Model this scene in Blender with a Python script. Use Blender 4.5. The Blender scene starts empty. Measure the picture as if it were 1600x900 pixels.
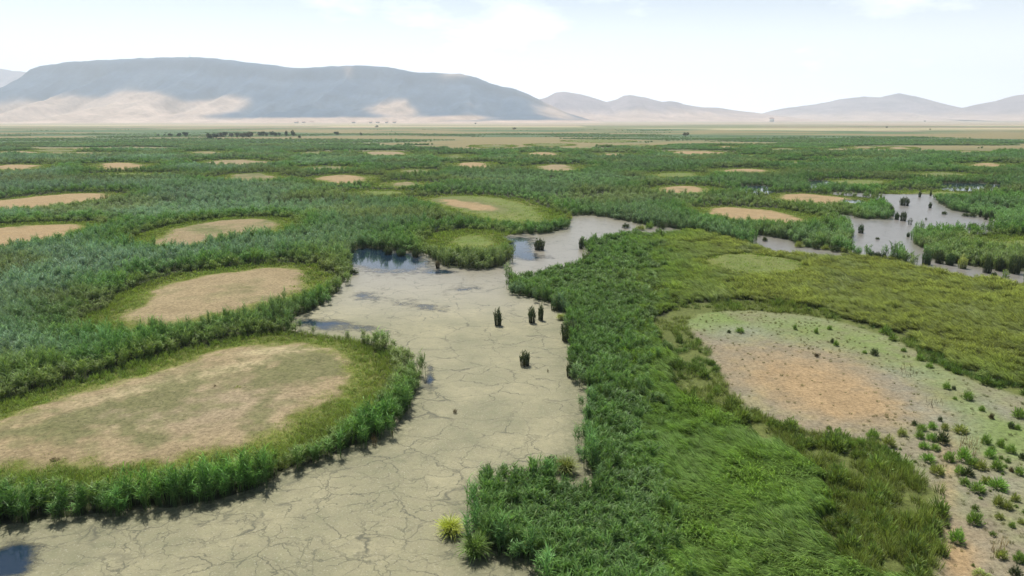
import bpy, math, random
import numpy as np
sc = bpy.context.scene
R = math.radians

# ------------------------------------------------------------------ camera, sky, sun, exposure
CAM_H, FPX, PITCH = 30.0, 1142.5, R(13.06)
cam = bpy.data.objects.new('camera', bpy.data.cameras.new('camera'))
cam.data.lens = 36.0 * FPX / 1600.0
cam.data.clip_start, cam.data.clip_end = 1.0, 40000.0
cam.location = (0, 0, CAM_H)
cam.rotation_euler = (R(90) - PITCH, 0, 0)
sc.collection.objects.link(cam); sc.camera = cam

SUN_EL, SUN_AZ = R(60), R(-20)          # azimuth clockwise from +Y (the view direction): ahead, a little left
w = bpy.data.worlds.new('World'); sc.world = w; w.use_nodes = True
nt = w.node_tree; N = nt.nodes; L = nt.links
bg = N['Background']; bg.inputs['Strength'].default_value = 0.075
sky = N.new('ShaderNodeTexSky'); sky.sky_type = 'NISHITA'; sky.sun_disc = False
sky.sun_elevation = SUN_EL; sky.sun_rotation = SUN_AZ
sky.air_density = 1.0; sky.dust_density = 2.0; sky.ozone_density = 1.0; sky.altitude = 900
tc = N.new('ShaderNodeTexCoord'); mp = N.new('ShaderNodeMapping')
mp.inputs['Scale'].default_value = (1.0, 1.0, 3.2)
L.new(tc.outputs['Generated'], mp.inputs['Vector'])
cn = N.new('ShaderNodeTexNoise'); cn.inputs['Scale'].default_value = 3.6
cn.inputs['Detail'].default_value = 7; cn.inputs['Roughness'].default_value = 0.58
L.new(mp.outputs['Vector'], cn.inputs['Vector'])
cr = N.new('ShaderNodeMapRange'); cr.inputs['From Min'].default_value = 0.40; cr.inputs['From Max'].default_value = 0.66
cr.inputs['To Max'].default_value = 0.85
L.new(cn.outputs['Fac'], cr.inputs['Value'])
# the thin bright veil of cloud and summer haze lies low over the horizon; overhead the sky is clear blue
sx = N.new('ShaderNodeSeparateXYZ'); L.new(tc.outputs['Generated'], sx.inputs[0])
lo = N.new('ShaderNodeMapRange'); lo.interpolation_type = 'SMOOTHSTEP'; lo.inputs['From Min'].default_value = 0.05; lo.inputs['From Max'].default_value = 0.32
lo.inputs['To Min'].default_value = 1.0; lo.inputs['To Max'].default_value = 0.0; L.new(sx.outputs['Z'], lo.inputs['Value'])
hz = N.new('ShaderNodeMapRange'); hz.inputs['From Min'].default_value = 0.0; hz.inputs['From Max'].default_value = 0.20
hz.inputs['To Min'].default_value = 0.92; hz.inputs['To Max'].default_value = 0.15; L.new(sx.outputs['Z'], hz.inputs['Value'])
mxx = N.new('ShaderNodeMath'); mxx.operation = 'MAXIMUM'; L.new(cr.outputs['Result'], mxx.inputs[0]); L.new(hz.outputs['Result'], mxx.inputs[1])
ml = N.new('ShaderNodeMath'); ml.operation = 'MULTIPLY'; L.new(mxx.outputs[0], ml.inputs[0]); L.new(lo.outputs['Result'], ml.inputs[1])
cm = N.new('ShaderNodeMix'); cm.data_type = 'RGBA'
L.new(ml.outputs[0], cm.inputs['Factor']); L.new(sky.outputs['Color'], cm.inputs['A'])
cm.inputs['B'].default_value = (18.3, 18.7, 19.0, 1)      # sunlit thin cloud
L.new(cm.outputs['Result'], bg.inputs['Color'])

sun = bpy.data.objects.new('sun', bpy.data.lights.new('sun', 'SUN'))
sun.data.energy = 4.8; sun.data.angle = R(0.5); sun.data.color = (1.0, 0.955, 0.88)
sun.rotation_euler = (-(math.pi / 2 - SUN_EL), 0, -SUN_AZ)
sc.collection.objects.link(sun)
SUN_DIR = np.array([math.sin(SUN_AZ) * math.cos(SUN_EL), math.cos(SUN_AZ) * math.cos(SUN_EL), math.sin(SUN_EL)])
vs = sc.view_settings
vs.view_transform = 'Standard'; vs.look = 'None'; vs.gamma = 1.0; vs.use_curve_mapping = False
vs.exposure = 0.3
HAZE = 8.5e-5
sc.render.engine = 'CYCLES'
sc.cycles.use_denoising = True
sc.cycles.max_bounces = 6; sc.cycles.diffuse_bounces = 2; sc.cycles.transmission_bounces = 4
sc.cycles.transparent_max_bounces = 8; sc.cycles.volume_bounces = 1

# ------------------------------------------------------------------ where a spot of the ground lies
CP, SP = math.cos(PITCH), math.sin(PITCH)
def ground_at(px, py, z=0.0):
    xc = (np.asarray(px, float) - 800) / FPX; yc = (450 - np.asarray(py, float)) / FPX
    Y = CP + SP * yc; Z = -SP + CP * yc
    t = (z - CAM_H) / Z
    return np.stack([xc * t, Y * t], -1)
def air_at(px, py, D):
    xc = (px - 800) / FPX; yc = (450 - py) / FPX
    t = D / (CP + SP * yc)
    return xc * t, D, CAM_H + (-SP + CP * yc) * t
def chart(P):                                   # ground point -> survey chart coordinates
    dep = P[:, 1] * CP + CAM_H * SP
    up = P[:, 1] * SP - CAM_H * CP
    dep = np.maximum(dep, 1.0)
    return 800 + FPX * P[:, 0] / dep, 450 - FPX * up / dep

# ------------------------------------------------------------------ noise
def _h(i, j, s):
    n = (i.astype(np.int64) * 374761393 + j.astype(np.int64) * 668265263 + s * 2147483647) & 0xffffffff
    n = ((n ^ (n >> 13)) * 1274126177) & 0xffffffff
    n = ((n ^ (n >> 16)) * 2246822519) & 0xffffffff
    return ((n ^ (n >> 15)) & 0xffffff) / float(0xffffff)
def vnoise(x, y, s=0):
    i = np.floor(x); j = np.floor(y); u = x - i; v = y - j
    u = u * u * (3 - 2 * u); v = v * v * (3 - 2 * v)
    return (_h(i, j, s) * (1 - u) + _h(i + 1, j, s) * u) * (1 - v) + (_h(i, j + 1, s) * (1 - u) + _h(i + 1, j + 1, s) * u) * v
def fbm(x, y, s=0, o=4):
    r = 0; a = 0.5; t = 0
    for k in range(o):
        r = r + a * vnoise(x, y, s + k * 17); t += a; a *= 0.5
        x = x * 2.03 + 5.1; y = y * 2.03 - 3.7
    return r / t
def sstep(a, b, x):
    t = np.clip((x - a) / (b - a), 0, 1); return t * t * (3 - 2 * t)
def lerp(a, b, t): return a + (b - a) * t

# ------------------------------------------------------------------ outlines of the marsh
def smooth_poly(p, it=2):
    p = np.asarray(p, float)
    for _ in range(it):
        q = np.roll(p, -1, 0)
        p = np.stack([0.75 * p + 0.25 * q, 0.25 * p + 0.75 * q], 1).reshape(-1, 2)
    return p
def outline(pts, smooth=1):
    p = smooth_poly(pts, smooth) if smooth else np.asarray(pts, float)
    return ground_at(p[:, 0], p[:, 1])
def ell(cx, cy, rx, ry, rot=0, n=22):
    a = np.linspace(0, 2 * math.pi, n, endpoint=False); c, s = math.cos(R(rot)), math.sin(R(rot))
    x = rx * np.cos(a); y = ry * np.sin(a)
    return ground_at(cx + x * c - y * s, cy + x * s + y * c)
def sdf(P, poly, far=30.0):                     # metres, negative inside
    out = np.full(len(P), far)
    lo = poly.min(0) - far; hi = poly.max(0) + far
    idx = np.nonzero((P[:, 0] > lo[0]) & (P[:, 0] < hi[0]) & (P[:, 1] > lo[1]) & (P[:, 1] < hi[1]))[0]
    if len(idx) == 0: return out
    for c in np.array_split(idx, max(1, len(idx) // 20000)):
        p = P[c]; d = np.full(len(c), 1e18); ins = np.zeros(len(c), bool)
        for k in range(len(poly)):
            a = poly[k]; b = poly[(k + 1) % len(poly)]; e = b - a; v = p - a
            t = np.clip((v @ e) / max(e @ e, 1e-9), 0, 1)
            q = v - t[:, None] * e; d = np.minimum(d, (q * q).sum(1))
            cond = ((a[1] > p[:, 1]) != (b[1] > p[:, 1]))
            if abs(e[1]) > 1e-9:
                ins ^= cond & (p[:, 0] < e[0] * (p[:, 1] - a[1]) / e[1] + a[0])
        d = np.sqrt(d); d[ins] *= -1
        out[c] = np.minimum(d, far)
    return out

CHANNEL = [(-200,850),(-60,835),(0,822),(80,812),(150,806),(230,799),(300,790),(380,778),(412,766),(470,737),(520,718),(560,701),(592,688),(614,668),(640,642),(656,618),(662,598),
 (655,575),(636,556),(600,542),(555,531),(500,524),(462,516),(446,505),(458,498),(480,490),(507,474),(527,460),(541,441),(546,426),(551,416),(545,402),(548,393),(575,390),(610,392),(640,393),(665,398),(690,413),(705,420),(745,421),(790,418),
 (800,402),(798,383),(788,370),(800,366),(840,366),(880,361),(890,346),(890,338),(905,336),(940,338),(975,345),(1002,350),(1030,355),(1060,358),(1065,364),(1030,366),(1000,366),(985,368),(965,374),(930,380),(908,384),
 (918,392),(928,403),(912,416),(880,424),(845,430),(806,437),(788,444),(790,452),(805,461),(830,468),(860,473),(868,482),(886,492),(882,518),(890,536),(885,560),(892,584),(908,602),(925,622),(924,642),(919,662),(915,690),(917,718),(928,742),(936,758),(936,776),(920,778),
 (885,772),(850,757),(810,752),(775,758),(757,770),(746,792),(742,815),(745,835),(748,860),(775,862),(805,868),(835,880),(852,896),(862,930),(866,1020),(-200,1020)]
POND = [(1308,336),(1330,336),(1345,342),(1392,344),(1396,336),(1388,325),(1376,313),(1355,307),(1300,304),(1300,300),(1345,302),(1400,304),(1455,303),(1466,306),(1460,316),(1480,327),(1512,333),(1534,338),(1560,345),(1562,360),(1535,366),(1500,366),(1450,366),(1426,362),(1424,372),(1432,384),(1446,390),(1442,404),(1420,408),(1395,404),(1365,402),(1330,399),(1326,385),(1330,372),(1328,360),(1318,350),(1306,342)]
STRIP = [(1436,398),(1470,408),(1520,417),(1570,424),(1640,428),(1640,446),(1580,440),(1530,436),(1480,428),(1430,418),(1416,408)]
LEFTSTRIP = [(1165,368),(1200,369),(1240,377),(1262,387),(1330,395),(1330,402),(1270,402),(1215,396),(1175,384)]
SLIVERS = [[(655,352),(680,348),(700,350),(696,356),(672,358)], [(1148,291),(1205,290),(1212,302),(1165,304)], [(1252,283),(1300,282),(1312,293),(1262,295)],
 [(1452,287),(1530,286),(1576,291),(1548,299),(1470,298)], [(1012,312),(1040,315),(1044,324),(1016,322)], [(1540,322),(1580,326),(1590,334),(1552,332)], [(550,404),(590,399),(600,392),(575,386),(548,392)],
 [(920,302),(960,303),(964,308),(924,307)], [(1316,312),(1350,313),(1352,318),(1318,317)]]
ponds = [outline(CHANNEL), outline(POND), outline(STRIP), outline(LEFTSTRIP)] + [outline(s) for s in SLIVERS]
MASS = outline([(905,388),(905,374),(930,370),(960,368),(1000,362),(1080,360),(1180,385),(1330,400),(1400,407),(1430,418),(1540,436),(1600,446),(1800,450),(1800,1100),(866,1100),(862,930),(850,893),(835,880),(800,867),(748,860),(742,815),(757,770),(775,757),(850,756),(900,776),(936,778),(928,742),(915,700),(925,625),(905,600),(885,560),(890,536),(882,518),(886,492),(868,480),(830,466),(788,452),(788,444),(845,430),(912,416),(928,403)], 0)

# clearings: outline, share of bare soil, fringe width in metres, soil tone
CLEAR = []
def clearing(poly, bare=1.0, fringe=5.0, tone='tan'): CLEAR.append((poly, bare, fringe, tone))
clearing(outline([(-140,775),(-60,745),(0,735),(100,729),(190,728),(260,720),(330,706),(400,688),(440,668),(480,645),(520,622),(545,600),(559,578),(550,563),(530,550),(490,540),(440,540),(380,545),(330,555),(270,575),(200,595),(130,615),(60,640),(0,660),(-140,700)]), 1.0, 5.0, 'big')
clearing(outline([(190,500),(195,508),(215,513),(260,512),(320,499),(380,484),(430,472),(460,457),(478,442),(480,430),(465,422),(430,419),(380,424),(320,432),(270,443),(230,462),(205,485)]), 1, 5, 'tan')
clearing(outline([(232,380),(250,387),(290,386),(340,377),(400,370),(430,362),(432,348),(410,342),(360,344),(310,350),(265,362)]), 0.8, 5, 'tan')
clearing(outline([(-80,392),(0,389),(50,379),(100,369),(135,356),(125,350),(60,352),(0,357),(-80,364)]), 1, 6, 'orange')
clearing(outline([(-80,335),(0,332),(60,326),(120,318),(178,308),(150,302),(90,304),(0,314),(-80,320)]), 1, 6, 'orange')
clearing(outline([(655,312),(700,322),(730,334),(760,343),(800,350),(840,351),(856,345),(840,330),(815,317),(770,309),(720,306)]), 0.42, 6, 'orange')
clearing(ell(735,380,34,12), 0.05, 7, 'tan')
clearing(ell(1178,338,72,11,6), 1, 6, 'orange')
clearing(ell(1279,313,58,8,4), 1, 6, 'orange')
clearing(ell(1068,297,38,6), 0.9, 7, 'orange')
clearing(ell(1185,414,70,15,3), 0.25, 6, 'tan')
clearing(ell(1592,383,36,8,3), 0.0, 6, 'tan')
for (cx, cy, rx, ry, b, tone) in [(540,280,33,6,1,'orange'),(398,277,32,6,.8,'tan'),(367,254,44,4.5,1,'tan'),(185,260,35,5.5,1,'orange'),(25,262,32,5,1,'orange'),(604,240,33,3.5,1,'tan'),(741,258,27,4,1,'orange'),(847,241,22,3.5,1,'orange'),
        (872,262,28,5,1,'tan'),(960,242,18,3,.9,'orange'),(1088,239,42,3.2,1,'orange'),(1165,267,38,3.6,1,'orange'),(632,288,28,4,.8,'tan'),(650,268,13,3,.7,'tan'),(1541,258,26,3.6,1,'orange'),(1136,230,14,2.2,1,'orange'),(514,263,26,2.6,.7,'tan'),
        (1309,234,14,1.8,1,'tan'),(1405,231,16,1.8,1,'tan'),(1515,238,20,2.2,.8,'tan'),(1470,273,34,4,.5,'tan'),(1225,234,18,2.6,.7,'tan'),(1240,254,12,2.2,.6,'tan'),(770,228,24,1.8,.6,'tan'),(712,244,12,3,.6,'tan'),(120,240,60,2.6,.8,'tan'),(85,235,30,2,.6,'tan'),
        (490,240,18,2.6,.6,'tan'),(325,239,22,3,.7,'orange'),(30,238,30,2,1,'tan'),(585,301,22,3,.0,'tan'),(205,273,45,3,.0,'tan'),(935,220,45,2,.4,'orange'),(1000,228,26,1.8,.7,'tan'),(860,226,26,2,.5,'tan'),(1060,273,26,3,.2,'tan'),(1465,303,40,3,.0,'tan'),(1350,285,30,3,.3,'tan'),
        (1290,247,20,1.6,.6,'tan'),(1350,230,16,1.4,.8,'tan'),(1180,244,18,1.6,.4,'tan')]:
    clearing(ell(cx, cy + 0.6, rx, ry), b, 9, tone)
MUD = outline([(1068,508),(1078,493),(1120,487),(1180,487),(1250,492),(1310,503),(1370,520),(1430,543),(1470,565),(1510,590),(1560,610),(1640,630),(1800,655),(1800,1100),(1484,1100),(1478,900),(1470,850),(1462,800),(1450,762),(1420,737),(1390,718),(1370,704),(1340,692),(1300,682),(1260,672),(1210,651),(1160,624),(1132,594),(1118,568),(1098,542),(1078,522)])
MARGIN = outline([(1022,500),(1034,486),(1062,474),(1150,470),(1250,477),(1300,488),(1360,505),(1420,528),(1490,560),(1545,592),(1600,612),(1800,640),(1800,1100),(1484,1100),(1478,900),(1400,900),(1330,870),(1300,800),(1270,745),(1230,715),(1180,688),(1130,655),(1090,625),(1066,590),(1048,550),(1030,522)])

def fields(P):
    px, py = chart(P)
    n1 = fbm(P[:, 0] / 2.2, P[:, 1] / 2.2, 3); n2 = fbm(P[:, 0] / 9, P[:, 1] / 9, 31)
    wob = (n1 - .5) * 2.2 + (n2 - .5) * 3.6
    big_lobe = fbm(P[:, 0] / 16, P[:, 1] / 20, 37, 3) - .5
    f = {'px': px, 'py': py, 'wob': wob}
    pond = np.full(len(P), 30.0)
    for q in ponds: pond = np.minimum(pond, sdf(P, q))
    f['pond'] = pond + wob * .55
    f['mass'] = sdf(P, MASS) + wob * .3
    f['mud'] = sdf(P, MUD) + wob
    f['margin'] = sdf(P, MARGIN) + wob * 1.2
    cl = np.full(len(P), 30.0); ci = np.full(len(P), -1)
    for k, c in enumerate(CLEAR):
        d = sdf(P, c[0]) + wob * (1.0 if c[2] < 8 else 1.6) + big_lobe * (2.0 if c[2] < 5.5 else (5 if c[2] < 8 else 14))
        m = d < cl; cl[m] = d[m]; ci[m] = k
    f['clear'] = cl; f['ci'] = ci
    return f
def blob(f, cx, cy, rx, ry, rot=0):
    c, s = math.cos(R(rot)), math.sin(R(rot)); x = f['px'] - cx; y = f['py'] - cy
    u = (x * c + y * s) / rx; v = (-x * s + y * c) / ry
    return np.exp(-np.clip(u * u + v * v, 0, 30))

# ------------------------------------------------------------------ helpers for objects
def tag(o, label=None, cat=None, group=None, kind=None):
    if label: o['label'] = label
    if cat: o['category'] = cat
    if group: o['group'] = group
    if kind: o['kind'] = kind
    return o
def mesh_np(name, V, F, mat=None, attrs=None, smooth=False):
    V = np.asarray(V, np.float32); F = np.asarray(F, np.int32); k = F.shape[1]
    me = bpy.data.meshes.new(name)
    me.vertices.add(len(V)); me.vertices.foreach_set('co', V.ravel())
    me.loops.add(F.size); me.loops.foreach_set('vertex_index', F.ravel())
    me.polygons.add(len(F)); me.polygons.foreach_set('loop_start', np.arange(0, F.size, k, dtype=np.int32))
    me.polygons.foreach_set('loop_total', np.full(len(F), k, np.int32))
    me.update(calc_edges=True)
    for an, (ty, ar) in (attrs or {}).items():
        a = me.attributes.new(an, ty, 'POINT')
        ar = np.asarray(ar, np.float32)
        if ty == 'FLOAT': a.data.foreach_set('value', ar.ravel())
        elif ty == 'FLOAT_VECTOR': a.data.foreach_set('vector', ar.ravel())
        else:
            if ar.shape[1] == 3: ar = np.concatenate([ar, np.ones((len(ar), 1), np.float32)], 1)
            a.data.foreach_set('color', ar.ravel())
    if smooth: me.polygons.foreach_set('use_smooth', np.ones(len(F), bool))
    if mat: me.materials.append(mat)
    me.update()
    return me
def link(name, me, parent=None, loc=None):
    o = bpy.data.objects.new(name, me); sc.collection.objects.link(o)
    if parent: o.parent = parent
    if loc is not None: o.location = loc
    return o
def empty(name, loc):
    o = bpy.data.objects.new(name, None); o.location = loc; sc.collection.objects.link(o); return o
class NT:
    def __init__(s, name):
        s.m = bpy.data.materials.new(name); s.m.use_nodes = True; s.t = s.m.node_tree; s.t.nodes.clear()
        s.out = s.n('ShaderNodeOutputMaterial')
    def n(s, t, **kw):
        x = s.t.nodes.new(t)
        for k, v in kw.items():
            if k in ('data_type', 'blend_type', 'operation', 'attribute_type', 'attribute_name', 'feature', 'noise_dimensions', 'voronoi_dimensions', 'distance'): setattr(x, k, v)
            else: x.inputs[k.replace('_', ' ')].default_value = v
        return x
    def l(s, a, b): s.t.links.new(a, b)
    def attr(s, name, ty='GEOMETRY'):
        return s.n('ShaderNodeAttribute', attribute_name=name, attribute_type=ty)
    def math(s, op, a, b=None):
        x = s.n('ShaderNodeMath', operation=op)
        for i, v in enumerate((a, b)):
            if v is None: continue
            if hasattr(v, 'links'): s.l(v, x.inputs[i])
            else: x.inputs[i].default_value = v
        return x.outputs[0]
    def rng(s, v, a, b, c=0., d=1.):
        x = s.n('ShaderNodeMapRange'); s.l(v, x.inputs['Value'])
        for k, q in zip(('From Min', 'From Max', 'To Min', 'To Max'), (a, b, c, d)): x.inputs[k].default_value = q
        return x.outputs['Result']
    def mix(s, f, a, b, bt='MIX'):
        x = s.n('ShaderNodeMix', data_type='RGBA'); x.blend_type = bt
        for k, v in (('Factor', f), ('A', a), ('B', b)):
            i = x.inputs[k]
            if k != 'Factor': i = [q for q in x.inputs if q.name == k and q.type == 'RGBA'][0]
            if hasattr(v, 'links'): s.l(v, i)
            elif isinstance(v, (int, float)): i.default_value = v if k == 'Factor' else (v, v, v, 1)
            else: i.default_value = (*v, 1)
        return [q for q in x.outputs if q.type == 'RGBA'][0]
    def noise(s, vec, scale, detail=4, rough=.55):
        x = s.n('ShaderNodeTexNoise', Scale=scale, Detail=detail, Roughness=rough)
        if vec is not None: s.l(vec, x.inputs['Vector'])
        return x.outputs['Fac']

# ------------------------------------------------------------------ ground sheet
def make_ground():
    # rows from close to the camera out to the plain's end, columns fanned so that cells stay small near by
    r = np.concatenate([np.linspace(12, 40, 12, endpoint=False), np.exp(np.linspace(math.log(40), math.log(420), 420, endpoint=False)), np.exp(np.linspace(math.log(420), math.log(2600), 330, endpoint=False)), np.exp(np.linspace(math.log(2600), math.log(12700), 60))])
    a = np.concatenate([np.linspace(-1.25, -.68, 20, endpoint=False), np.linspace(-.68, .68, 520), np.linspace(.68, 1.25, 21)[1:]])
    A, Rr = np.meshgrid(a, r)
    X = Rr * np.tan(np.clip(A, -1.25, 1.25)) ; Y = Rr.copy()
    P = np.stack([X.ravel(), Y.ravel()], 1)
    f = fields(P)
    nr, ncol = A.shape
    D = P[:, 1]
    z = np.zeros(len(P))
    bare = np.clip(-f['clear'] / 2.5, -1, 1)
    z += 0.35 * sstep(-1, 1, bare) * (D < 1500)
    z -= 0.55 * sstep(0.6, -0.8, f['pond'])
    z += (fbm(P[:, 0] / 1.3, P[:, 1] / 1.3, 9) - .5) * .12 * sstep(.2, 1.2, f['pond']) * (D < 300)
    # ---- colours of what the ground is made of
    n_l = fbm(P[:, 0] / 40, P[:, 1] / 40, 71, 5); n_m = fbm(P[:, 0] / 6, P[:, 1] / 6, 72, 4); n_s = fbm(P[:, 0] / 1.4, P[:, 1] / 1.4, 73, 4)
    def C(*c): return np.array(c)[None, :]
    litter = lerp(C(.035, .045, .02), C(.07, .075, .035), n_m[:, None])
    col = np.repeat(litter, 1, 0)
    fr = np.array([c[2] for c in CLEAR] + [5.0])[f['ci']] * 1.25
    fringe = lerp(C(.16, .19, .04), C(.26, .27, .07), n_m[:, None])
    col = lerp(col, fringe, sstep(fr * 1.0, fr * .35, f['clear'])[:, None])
    tan = lerp(C(.34, .265, .145), C(.46, .365, .21), n_m[:, None])
    orange = lerp(C(.44, .30, .14), C(.50, .37, .21), n_s[:, None])
    olive = lerp(C(.15, .17, .06), C(.24, .23, .11), n_s[:, None])
    bareamt = np.array([c[1] for c in CLEAR] + [0.0])[f['ci']]
    bareamt = np.where(f['ci'] == 5, np.clip(1.15 * blob(f, 735, 322, 62, 9, 8) * (.55 + .9 * fbm(P[:, 0] / 6, P[:, 1] / 9, 55)), 0, 1), bareamt)
    isor = np.array([1.0 if c[3] == 'orange' else 0. for c in CLEAR] + [0.0])[f['ci']]
    big = np.array([1.0 if c[3] == 'big' else 0. for c in CLEAR] + [0.0])[f['ci']]
    soil = lerp(tan, orange, isor[:, None] * .8)
    # green share within the clearing
    g = np.clip((n_m * .6 + n_l * .4 - bareamt * .62 + .0) * 5.0 + (1 - bareamt) * 1.5, 0, 1)
    gb = np.clip(1.15 * (blob(f, 440, 590, 75, 22, -12) + blob(f, 230, 625, 110, 14, -17) + blob(f, 90, 680, 95, 26, -10) + .8 * blob(f, 400, 650, 50, 18, -20) + .8 * blob(f, 230, 690, 60, 16) + blob(f, 480, 570, 60, 18, 10) + .6 * blob(f, 300, 640, 60, 10)) + (n_s - .5) * 2.0 + (n_m - .5) * 1.8, 0, 1) * .9
    g = lerp(g, gb, big)
    pink = C(.42, .345, .23)
    soil = lerp(soil, pink, (big * np.clip(blob(f, 330, 640, 150, 45, -10) + blob(f, 180, 655, 60, 14), 0, 1) * .6)[:, None])
    straw = np.clip((blob(f, 300, 595, 170, 7, -13) + blob(f, 430, 552, 60, 6, -5)) * 1.4, 0, 1) * big
    soil = lerp(soil, C(.50, .42, .24), straw[:, None])
    soil = lerp(soil, lerp(olive, lerp(C(.17, .25, .055), C(.27, .29, .09), n_m[:, None]), (1 - bareamt)[:, None]), g[:, None])
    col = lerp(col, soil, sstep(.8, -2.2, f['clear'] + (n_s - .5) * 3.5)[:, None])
    # right-hand mud flat and its algae skin
    mg = lerp(C(.12, .15, .04), C(.20, .23, .07), n_m[:, None])
    col = lerp(col, mg, sstep(.5, -.5, f['margin'])[:, None])
    mud = lerp(C(.285, .25, .165), C(.365, .315, .215), n_s[:, None])
    alg = lerp(C(.19, .27, .075), C(.28, .34, .13), n_m[:, None])
    w_alg = np.clip(.95 * (blob(f, 1200, 510, 150, 22, 4) + blob(f, 1400, 560, 110, 26, 22) + blob(f, 1520, 650, 90, 30, 25) + blob(f, 1580, 690, 60, 30) + blob(f, 1110, 500, 40, 16)+ .8 * blob(f, 1600, 800, 50, 60)) + (n_m - .5) * 1.3 + (n_s - .5) * .8, 0, 1)
    w_or = np.clip(1.25 * (blob(f, 1270, 600, 130, 42, 12) + .5 * blob(f, 1340, 640, 80, 22) + blob(f, 1500, 880, 30, 40) + .4 * blob(f, 1480, 740, 20, 90)) + (n_s - .5) * .7 - .1, 0, 1)
    w_gr = np.clip(.9 * (blob(f, 1450, 640, 80, 22, 20) + .8 * blob(f, 1390, 590, 60, 20) + .7 * blob(f, 1570, 760, 50, 20) + .8 * blob(f, 1160, 520, 60, 14)+ .8 * blob(f, 1560, 640, 50, 10, 25)) + (n_m - .5) * .8, 0, 1)
    flat = lerp(mud, alg, w_alg[:, None]); flat = lerp(flat, C(.30, .30, .24), w_gr[:, None] * .8); flat = lerp(flat, C(.44, .315, .17) * (.85 + .3 * n_s[:, None]), w_or[:, None])
    col = lerp(col, flat, sstep(.6, -.6, f['mud'])[:, None])
    col = lerp(col, C(.20, .19, .13), sstep(.9, -.3, f['pond'])[:, None])
    # ---- beyond the marsh: a plain of stubble, wheat and fallow strips
    marsh_end = 2100 - 700 * sstep(850, 1350, f['px']) + 500 * fbm(P[:, 0] / 500, P[:, 1] * 0, 5) + 300 * (fbm(P[:, 0] / 180, P[:, 1] / 90, 15) - .5)
    gp = lerp(C(.075, .15, .07), C(.19, .26, .11), fbm(P[:, 0] / 110, P[:, 1] / 60, 41, 5)[:, None])
    brownw = sstep(.47, .60, fbm(P[:, 0] / 260, P[:, 1] / 130, 45, 4)) * sstep(560, 800, D) * .85
    gp = lerp(gp, C(.36, .29, .14), brownw[:, None])
    farw = sstep(420, 800, D) * sstep(2, 7, f['clear']) * sstep(1, 3, f['pond'])
    col = lerp(col, gp, farw[:, None])
    strip = np.floor(9.5 * np.log(D) + .35 * fbm(P[:, 0] / 900, D / 900, 61)); cell = np.floor((P[:, 0] + strip * 317) / (650 + 700 * _h(strip, strip * 0, 8)))
    hsh = _h(strip, cell, 99)
    pal = np.array([(.52, .42, .24), (.60, .52, .30), (.46, .36, .24), (.30, .32, .13), (.16, .21, .08), (.62, .53, .33), (.38, .30, .19), (.26, .28, .13)])
    fc = pal[(hsh * len(pal)).astype(int) % len(pal)] * (.9 + .2 * n_l[:, None])
    fw = sstep(marsh_end, marsh_end + 60, D)
    fw = np.maximum(fw, 0)
    pre = fw * sstep(.52, .4, fbm(P[:, 0] / 420, P[:, 1] / 320, 91, 3)) * sstep(2600, 1400, D)
    col = lerp(col, fc, (fw - pre * .85)[:, None])
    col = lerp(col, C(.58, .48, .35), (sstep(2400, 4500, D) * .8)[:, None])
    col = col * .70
    V = np.concatenate([P, z[:, None]], 1)
    i = np.arange((nr - 1) * ncol).reshape(nr - 1, ncol)[:, :-1].ravel()
    F = np.stack([i, i + 1, i + ncol + 1, i + ncol], 1)
    nt = NT('ground')
    geo = nt.n('ShaderNodeNewGeometry').outputs['Position']
    ca = nt.attr('soil_colour').outputs['Color']
    fine = nt.noise(geo, 2.2, 8, .68); gr = nt.noise(geo, 9, 4, .7); pebb = nt.noise(geo, .35, 5, .6)
    k = nt.math('MULTIPLY', nt.rng(fine, .3, .7, .60, 1.34), nt.rng(gr, .3, .7, .82, 1.17))
    k = nt.math('MULTIPLY', k, nt.rng(pebb, .3, .7, .88, 1.1))
    dots = nt.rng(nt.noise(geo, 3.0, 3, .6), .60, .68, 1.0, .5); k = nt.math('MULTIPLY', k, dots)
    pale = nt.rng(nt.noise(geo, 4.1, 3, .6), .66, .74, 0, .5)
    cc = nt.n('ShaderNodeCombineColor')
    for j in range(3): nt.l(k, cc.inputs[j])
    c = nt.mix(1.0, ca, cc.outputs[0], 'MULTIPLY')
    c = nt.mix(pale, c, (.55, .48, .33))
    bs = nt.n('ShaderNodeBsdfPrincipled', Roughness=.95); bs.inputs['Specular IOR Level'].default_value = .1
    nt.l(c, bs.inputs['Base Color'])
    bp = nt.n('ShaderNodeBump', Strength=.5, Distance=.12); nt.l(fine, bp.inputs['Height']); nt.l(bp.outputs['Normal'], bs.inputs['Normal'])
    nt.l(bs.outputs[0], nt.out.inputs[0])
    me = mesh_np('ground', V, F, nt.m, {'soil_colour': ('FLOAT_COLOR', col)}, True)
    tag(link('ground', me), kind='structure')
    return P, f, F, nr, ncol
GP, GF, GFACES, _, _ = make_ground()

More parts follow.
